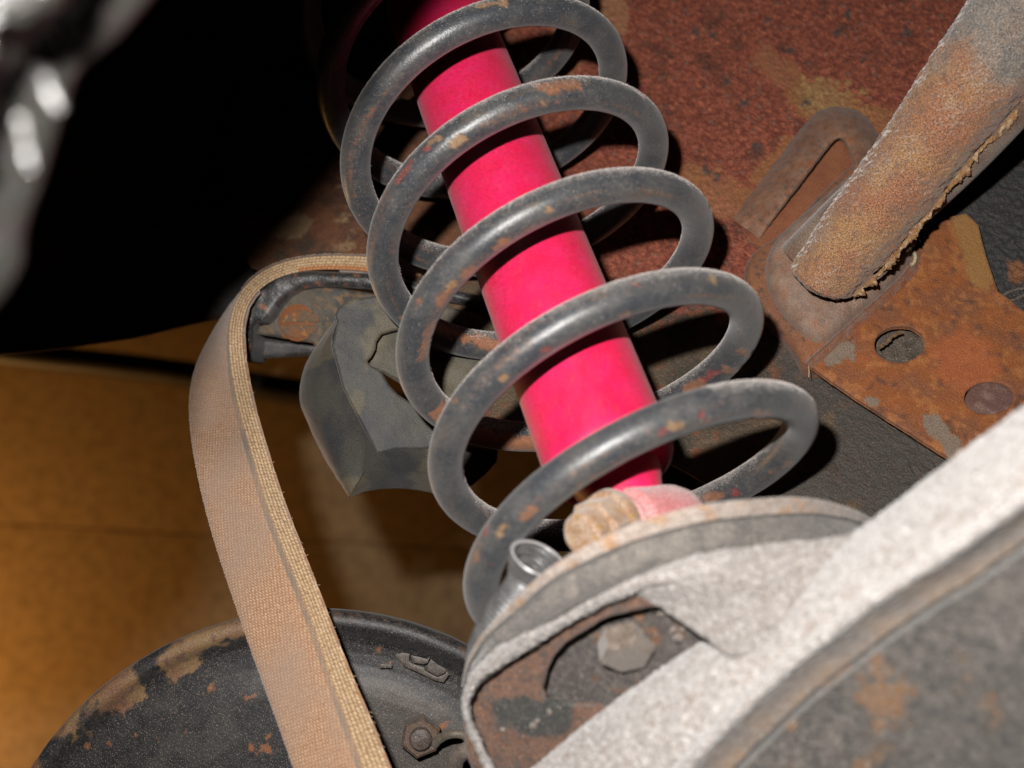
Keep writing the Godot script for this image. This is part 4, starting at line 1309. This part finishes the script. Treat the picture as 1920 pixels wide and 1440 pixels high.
# ---------------------------------------------------------------- swing arm with the spring seat
func nearer(c: PackedVector3Array, by: float, to := -1.0) -> PackedVector3Array:     # moved towards the lens along the line of sight
	var r := PackedVector3Array()
	for p in c:
		var d := p - Vector3(0, H, 0)
		var px := 960.0 + F * d.x / -d.z
		var m := by if to < 0.0 else lerpf(by, to, clampf((px - 900.0) / 350.0, 0.0, 1.0))
		r.append(Vector3(0, H, 0) + d * ((-d.z - m) / -d.z))
	return r

# points given in photo pixels, as deep as the rim points of the same number
func under_rim(rim: PackedVector3Array, px: Array, off: float) -> PackedVector3Array:
	var r := PackedVector3Array()
	for k in px.size(): r.append(P(px[k][0], px[k][1], -rim[k].z + off))
	return r

func arm_curve(a: Array) -> PackedVector3Array:
	var r := PackedVector3Array()
	for q in a: r.append(P(q[0], q[1], q[2] - 0.004 - 0.03 * clampf((q[0] - 1480.0) / 480.0, 0.0, 1.3)))
	return r

func swing_arm() -> void:
	thing("swing_arm", "thick pale dust covered suspension arm with the round spring seat, lower right", "suspension arm", P(1400, 1200, 0.33))
	var seat0 := SC - SA * 0.2325
	var dust := func(p: Vector3) -> Color:
		var a := fb(p, 60.0)
		var b := fb(p, 800.0)
		var col := Color(0.31, 0.28, 0.262).lerp(Color(0.54, 0.51, 0.495), clampf(0.5 + 1.6 * b + 1.0 * fb(p, 320.0) + 0.3 * a, 0, 1))
		col = col.lerp(Color(0.22, 0.15, 0.115), smoothstep(0.12, 0.45, 0.7 * fb(p, 420.0) + 0.5 * b + 0.4 * a) * 0.75)
		return col.lerp(Color(0.6, 0.12, 0.1), smoothstep(0.62, 0.7, fb(p + Vector3(5, 0, 0), 150.0)))
	var tanr := func(p: Vector3) -> Color:
		return Color(0.31, 0.25, 0.21).lerp(Color(0.41, 0.35, 0.31), clampf(0.5 + 1.5 * fb(p, 250.0), 0, 1)).lerp(Color(0.4, 0.2, 0.08), smoothstep(0.1, 0.4, fb(p, 90.0)) * 0.6)
	var greyb := func(p: Vector3) -> Color:
		return Color(0.19, 0.17, 0.155).lerp(Color(0.13, 0.12, 0.112), clampf(0.5 + 1.6 * fb(p, 120.0), 0, 1)).lerp(Color(0.3, 0.25, 0.21), smoothstep(0.15, 0.5, fb(p, 500.0)) * 0.6)
	var rel := func(p: Vector3, _u: float, _v: float) -> float: return fb(p, 120.0) * 0.0006 + fb(p, 550.0) * 0.0007
	var onseat := func(a: Array, off: float) -> PackedVector3Array:
		var r := PackedVector3Array()
		for q in a: r.append(on_plane(Vector2(q[0], q[1]), SC - SA * (0.2325 + off), SA))
		return r
	# seat rim: the upper edge is a true circle about the spring's axis
	var c0: PackedVector3Array = onseat.call([[868, 1285], [875, 1245], [887, 1217], [910, 1183], [960, 1130], [1020, 1073], [1093, 1027], [1193, 980], [1308, 948], [1398, 937], [1493, 932], [1563, 943], [1627, 968], [1700, 1015]], 0.0)
	var back: PackedVector3Array = PackedVector3Array()
	for p in c0: back.append(p + (seat0 + Vector3(0, H, 0) - p) * 0.12 + SA * 0.001)
	var c1 := under_rim(c0, [[869, 1288], [878, 1250], [893, 1222], [914, 1191], [968, 1143], [1032, 1088], [1108, 1047], [1200, 1009], [1308, 980], [1398, 968], [1493, 962], [1563, 967], [1630, 985], [1700, 1030]], -0.001)
	var c2 := under_rim(c0, [[870, 1292], [880, 1255], [897, 1228], [920, 1198], [974, 1152], [1040, 1098], [1115, 1057], [1205, 1018], [1308, 990], [1400, 978], [1493, 972], [1563, 976], [1630, 995], [1700, 1040]], 0.0018)
	var c3 := under_rim(c0, [[870, 1296], [882, 1260], [900, 1240], [930, 1208], [985, 1170], [1050, 1127], [1125, 1088], [1215, 1054], [1315, 1030], [1405, 1018], [1495, 1012], [1565, 1006], [1640, 1010], [1700, 1050]], -0.0005)
	var c4 := under_rim(c0, [[873, 1320], [885, 1284], [903, 1264], [933, 1232], [988, 1194], [1053, 1151], [1128, 1112], [1218, 1078], [1318, 1054], [1408, 1042], [1498, 1036], [1568, 1030], [1643, 1034], [1703, 1074]], 0.003)
	var m1 := MB.new()
	loft(m1, [back, c0, c1], 220, 26, tanr, func(p, _u, _v): return fb(p, 300.0) * 0.0003)
	part("seat_rim", m1, M.dust_rust)
	var m2 := MB.new()
	loft(m2, [c1, c2, c3, c4], 220, 36, greyb, func(p, _u, _v): return fb(p, 300.0) * 0.0003)
	part("seat_groove", m2, M.dust_rust)
	# rolled ridge below the groove, running round the left end
	var d0 := nearer(PL([[925, 1500, 0.372], [907, 1440, 0.376], [890, 1400, 0.379], [873, 1360, 0.382], [866, 1318, 0.3825], [873, 1282, 0.381], [893, 1250, 0.3775], [960, 1190, 0.367], [1060, 1132, 0.353], [1160, 1084, 0.341], [1243, 1055, 0.334], [1330, 1034, 0.329], [1440, 1024, 0.3275]]), 0.017, 0.008)
	var d1 := nearer(PL([[932, 1500, 0.367], [914, 1440, 0.371], [897, 1400, 0.374], [879, 1360, 0.377], [870, 1320, 0.378], [878, 1290, 0.376], [900, 1258, 0.372], [968, 1205, 0.3615], [1068, 1145, 0.3475], [1168, 1097, 0.3355], [1250, 1070, 0.3285], [1335, 1052, 0.3245], [1440, 1030, 0.327]]), 0.017, 0.008)
	var d2 := nearer(PL([[942, 1500, 0.368], [924, 1440, 0.372], [905, 1400, 0.375], [887, 1360, 0.378], [878, 1325, 0.379], [886, 1300, 0.377], [910, 1268, 0.3725], [980, 1222, 0.362], [1080, 1160, 0.348], [1178, 1114, 0.336], [1258, 1092, 0.3285], [1340, 1075, 0.3245], [1440, 1036, 0.3272]]), 0.017, 0.008)
	var d3 := nearer(PL([[946, 1500, 0.374], [928, 1440, 0.378], [909, 1400, 0.381], [891, 1360, 0.384], [882, 1327, 0.385], [890, 1302, 0.383], [914, 1271, 0.3785], [984, 1225, 0.368], [1084, 1163, 0.354], [1182, 1117, 0.342], [1262, 1095, 0.334], [1344, 1078, 0.33], [1440, 1042, 0.331]]), 0.017, 0.008)
	var m3 := MB.new()
	loft(m3, [d0, d1, d2, d3], 240, 34, func(p): return (dust.call(p) as Color).lerp(Color(0.16, 0.14, 0.128), 0.25), rel)
	part("rolled_ridge", m3, M.dust)
	# gusset that flows from the seat into the arm
	var g0 := nearer(PL([[1150, 1090, 0.3405], [1243, 1058, 0.3325], [1330, 1037, 0.328], [1420, 1022, 0.325], [1500, 1014, 0.322], [1575, 1005, 0.3205], [1650, 985, 0.319]]), 0.0075)
	var g1 := nearer(PL([[1183, 1112, 0.336], [1255, 1097, 0.329], [1345, 1085, 0.322], [1430, 1070, 0.3185], [1520, 1050, 0.3165], [1590, 1030, 0.316], [1660, 1005, 0.3155]]), 0.0075)
	var g2 := nearer(PL([[1217, 1126, 0.334], [1285, 1132, 0.327], [1365, 1140, 0.3195], [1450, 1120, 0.315], [1530, 1085, 0.3135], [1600, 1055, 0.3135], [1670, 1025, 0.3135]]), 0.005)
	var g3 := nearer(PL([[1247, 1143, 0.3325], [1318, 1194, 0.324], [1385, 1231, 0.316], [1470, 1180, 0.3105], [1560, 1120, 0.309], [1640, 1080, 0.309], [1700, 1050, 0.309]]), 0.005)
	var m4 := MB.new()
	loft(m4, [g0, g1, g2, g3], 150, 80, func(p): return (dust.call(p) as Color).lerp(Color(0.16, 0.14, 0.128), clampf(0.5 + 0.5 * fb(p, 600.0), 0, 1)), rel)
	part("gusset", m4, M.dust)
	var m4b := MB.new()
	var g3b := PackedVector3Array()
	for p in g3: g3b.append(p + Vector3(0.0004, -0.0002, -0.0035))
	loft(m4b, [g3, g3b], 80, 4, greyb, null, true)
	part("gusset_edge", m4b, M.dust_rust)
	# the arm itself, a pressed tube with a seam flange
	var a0 := arm_curve([[900, 1520, 0.374], [1000, 1440, 0.366], [1117, 1343, 0.356], [1240, 1253, 0.346], [1330, 1195, 0.340], [1420, 1130, 0.335], [1500, 1068, 0.331], [1590, 1005, 0.3275], [1640, 972, 0.3255], [1740, 895, 0.322], [1800, 850, 0.32], [1920, 760, 0.316], [2050, 660, 0.311]])
	var ab := arm_curve([[930, 1530, 0.388], [1030, 1450, 0.38], [1147, 1353, 0.37], [1270, 1263, 0.36], [1360, 1205, 0.354], [1450, 1140, 0.349], [1530, 1078, 0.345], [1620, 1015, 0.3415], [1670, 982, 0.3395], [1770, 905, 0.336], [1830, 860, 0.334], [1950, 770, 0.33], [2080, 670, 0.325]])
	var a1 := arm_curve([[980, 1540, 0.352], [1075, 1460, 0.345], [1180, 1362, 0.336], [1295, 1270, 0.327], [1385, 1205, 0.3205], [1470, 1140, 0.3155], [1550, 1078, 0.311], [1630, 1020, 0.307], [1690, 985, 0.305], [1790, 915, 0.301], [1850, 872, 0.299], [1965, 790, 0.295], [2090, 690, 0.291]])
	var a2 := arm_curve([[1090, 1560, 0.337], [1180, 1470, 0.329], [1275, 1370, 0.3205], [1390, 1268, 0.312], [1455, 1215, 0.307], [1535, 1150, 0.303], [1600, 1095, 0.30], [1680, 1048, 0.2965], [1745, 1010, 0.294], [1830, 952, 0.2905], [1895, 905, 0.288], [2000, 830, 0.2845], [2120, 735, 0.281]])
	var a3 := arm_curve([[1160, 1590, 0.331], [1265, 1465, 0.3215], [1355, 1368, 0.313], [1460, 1268, 0.3045], [1515, 1222, 0.301], [1570, 1180, 0.298], [1625, 1138, 0.2955], [1710, 1082, 0.292], [1770, 1045, 0.2895], [1855, 985, 0.2865], [1925, 935, 0.284], [2030, 860, 0.281], [2150, 765, 0.278]])
	var m5 := MB.new()
	loft(m5, [ab, a0, a1, a2, a3], 330, 90, dust, rel)
	part("arm_skin", m5, M.dust)
	# raised flange along the seam, the band below it and the dark side
	var shifted := func(c: PackedVector3Array, dx: float, dy: float, dz: float) -> PackedVector3Array:
		var r := PackedVector3Array()
		for p in c:
			var x := 960.0 + F * p.x / -p.z
			var y := 720.0 - F * (p.y - H) / -p.z
			r.append(P(x + dx, y + dy, -p.z + dz))
		return r
	var l0: PackedVector3Array = shifted.call(a3, -15.0, -17.0, -0.0005)
	var l1: PackedVector3Array = shifted.call(a3, -7.0, -9.0, -0.0065)
	var l2: PackedVector3Array = shifted.call(a3, 4.0, 3.0, -0.0072)
	var l3: PackedVector3Array = shifted.call(a3, 12.0, 11.0, -0.0042)
	var l4: PackedVector3Array = shifted.call(a3, 28.0, 27.0, 0.0012)
	var l5: PackedVector3Array = shifted.call(a3, 46.0, 44.0, 0.0040)
	var m6 := MB.new()
	loft(m6, [l0, l1, l2, l3], 330, 22, dust, func(p, _u, _v): return fb(p, 400.0) * 0.0003)
	part("seam_flange", m6, M.dust)
	var band := func(p: Vector3) -> Color:
		return Color(0.24, 0.185, 0.15).lerp(Color(0.33, 0.22, 0.14), clampf(0.4 + 1.3 * fb(p, 60.0), 0, 1)).lerp(Color(0.42, 0.38, 0.35), smoothstep(0.0, 0.4, fb(p, 480.0)) * 0.6)
	var m6b := MB.new()
	loft(m6b, [l3, l4, l5], 300, 30, band, func(p, _u, _v): return fb(p, 400.0) * 0.0003)
	part("flange_band", m6b, M.dust_rust)
	var side := func(p: Vector3) -> Color:
		var a := fb(p, 38.0)
		var b := fb(p, 240.0)
		var col := Color(0.115, 0.103, 0.093).lerp(Color(0.062, 0.058, 0.055), clampf(0.5 + 1.3 * b + 0.5 * a, 0, 1))
		col = col.lerp(Color(0.25, 0.13, 0.06), smoothstep(0.25, 0.5, a + 0.3 * b) * 0.7)
		return col.lerp(Color(0.26, 0.24, 0.22), smoothstep(0.2, 0.5, fb(p, 650.0)) * 0.5)
	var s0: PackedVector3Array = shifted.call(a3, 50.0, 49.0, 0.0062)
	var s1: PackedVector3Array = shifted.call(a3, 57.0, 56.0, 0.0030)
	var s2: PackedVector3Array = shifted.call(a3, 150.0, 165.0, 0.0015)
	var s3: PackedVector3Array = shifted.call(a3, 300.0, 360.0, 0.006)
	var s4: PackedVector3Array = shifted.call(a3, 420.0, 560.0, 0.03)
	var m7 := MB.new()
	loft(m7, [l5, s0, s1], 300, 8, side)
	loft(m7, [s1, s2, s3, s4], 260, 90, side, func(p, _u, _v): return fb(p, 50.0) * 0.0012 + fb(p, 400.0) * 0.0004)
	part("arm_side", m7, M.dust_rust)
	# inside the cut-out: rusty web with an arched opening
	var m8 := MB.new()
	var pw := P(890, 1300, 0.371) - Vector3(0, H, 0)
	var nw := (P(1180, 1120, 0.332) - P(890, 1300, 0.371)).cross(P(950, 1440, 0.377) - P(890, 1300, 0.371)).normalized()
	if nw.z < 0.0: nw = -nw
	plate(m8, V2([868, 1300, 900, 1245, 980, 1190, 1080, 1135, 1180, 1085, 1260, 1090, 1300, 1150, 1247, 1136, 1180, 1146, 1123, 1166, 1060, 1205, 1036, 1232, 1022, 1262, 1012, 1300, 1020, 1322, 1050, 1330, 1117, 1330, 1130, 1345, 1060, 1420, 980, 1500, 900, 1500, 870, 1400]), [], pw, nw, 0.0025, 4.0, 0.0006, func(p, q, _d):
		var a := fb(p, 60.0)
		var c := Color(0.15, 0.08, 0.058).lerp(Color(0.19, 0.1, 0.06), clampf(0.5 + 1.4 * a, 0, 1)).lerp(Color(0.09, 0.06, 0.05), smoothstep(0.0, 0.4, fb(p, 300.0)))
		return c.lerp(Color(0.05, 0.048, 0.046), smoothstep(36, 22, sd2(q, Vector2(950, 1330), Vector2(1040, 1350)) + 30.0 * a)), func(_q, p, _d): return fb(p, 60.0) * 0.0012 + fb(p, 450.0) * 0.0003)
	part("inner_web", m8, M.dust_rust)
	var m9 := MB.new()
	var pb := pw - nw * 0.009
	plate(m9, V2([960, 1260, 1000, 1120, 1300, 1060, 1420, 1200, 1300, 1300, 1100, 1420, 960, 1400]), [], pb, nw, 0.003, 4.5, 0.0, func(p, _q, _d): return Color(0.075, 0.066, 0.06).lerp(Color(0.13, 0.11, 0.1), smoothstep(0.0, 0.45, fb(p, 300.0) + 0.4 * fb(p, 60.0))).lerp(Color(0.17, 0.08, 0.04), smoothstep(0.2, 0.5, fb(p, 80.0))), func(_q, p, _d): return fb(p, 80.0) * 0.001 + fb(p, 380.0) * 0.0006, false)
	part("backing_plate", m9, M.dust_rust)
	# bolt inside the cut-out
	var mb := MB.new()
	var bc := on_plane(Vector2(1172, 1200), pb, nw)
	var ba := Vector3(0.05, -0.75, 0.75).normalized()
	hexagon(mb, bc - ba * 0.001, ba, 0.0082, 0.0075, 0.35, func(p): return Color(0.13, 0.1, 0.08).lerp(Color(0.21, 0.17, 0.14), clampf(0.5 + 1.5 * fb(p, 250.0), 0, 1)))
	part("bolt_head", mb, M.dust_rust)
	# crusts of dirt round the bolt
	for q in [[1262, 1182, 5], [1272, 1196, 6], [1280, 1180, 4], [1222, 1142, 4], [1240, 1150, 5], [1254, 1146, 4], [1000, 1360, 5], [1008, 1352, 4], [942, 1368, 4], [1030, 1335, 4], [1230, 1190, 3]]:
		var cm := MB.new()
		var cp := on_plane(Vector2(q[0], q[1]), pb + nw * (0.001 if q[0] > 1100 else 0.0092), nw)
		var rr: float = q[2] * 0.37 / F * 1.3
		lathe(cm, cp, nw, [[-rr, 0.0001], [-rr * 0.5, rr * 0.85], [0.0, rr], [rr * 0.6, rr * 0.8], [rr, 0.0001]], 14, func(p): return Color(0.22, 0.18, 0.155) * (1.0 + 0.5 * fb(p, 500.0)), rr * 0.9, 700.0, rr * 0.25)
		part("dirt_crust", cm, M.dust_rust)

# ---------------------------------------------------------------- blurred thing close to the lens
func near_fitting() -> void:
	thing("greasy_fitting", "out of focus dark greasy metal fitting with bright glints, close at the upper left", "metal fitting", P(60, 150, 0.18))
	var tone := func(p: Vector3) -> Color:
		return Color(0.026, 0.024, 0.022).lerp(Color(0.018, 0.017, 0.016), clampf(0.5 + fb(p, 200.0), 0, 1))
	# the right edge as outlined in the picture; the body carries on to the left, out of view
	var edge := [[760, -900], [470, -470], [300, -230], [135, -20], [85, 30], [30, 80], [-5, 170], [-38, 280], [-75, 390], [-90, 480], [-170, 580], [-310, 680]]
	var curves := []
	for k in 9:
		var c := PackedVector3Array()
		for q in edge:
			var w := k / 8.0
			var z := 0.172 - 0.010 * sin(PI * minf(1.0, w * 2.2 + 0.06)) if k < 5 else 0.164 + 0.02 * (w - 0.5)
			if k == 0: z = 0.178
			c.append(P(q[0] - 1500.0 * pow(w, 1.8) - 30.0 * w, q[1] - 260.0 * w * w, z))
		curves.append(c)
	var back := PackedVector3Array()
	for p in curves[8]: back.append(p + Vector3(0.0, 0.0, -0.03))
	var back2 := PackedVector3Array()
	for p in curves[0]: back2.append(p + Vector3(-0.004, 0.0, -0.016))
	curves.append(back)
	curves.append(back2)
	var mb := MB.new()
	loft(mb, curves, 140, 150, tone, func(p, _u, v): return (fb(p, 90.0) * 0.004 + fb(p, 300.0) * 0.0016) if v < 0.7 else 0.0, false, 0, Vector3(0, H, 0), true)
	part("fitting_body", mb, M.near)
	for s in [[[82, 140], [94, 172], [112, 208]], [[38, 222], [48, 270], [58, 318]]]:
		var m := MB.new()
		var c := PackedVector3Array()
		for q in s: c.append(P(q[0], q[1], 0.155))
		tube(m, resample(c, 20), 14, func(i, _j, _p): return 0.0008 + 0.0004 * sin(PI * i / 19.0), tone)
		part("pin", m, M.near)
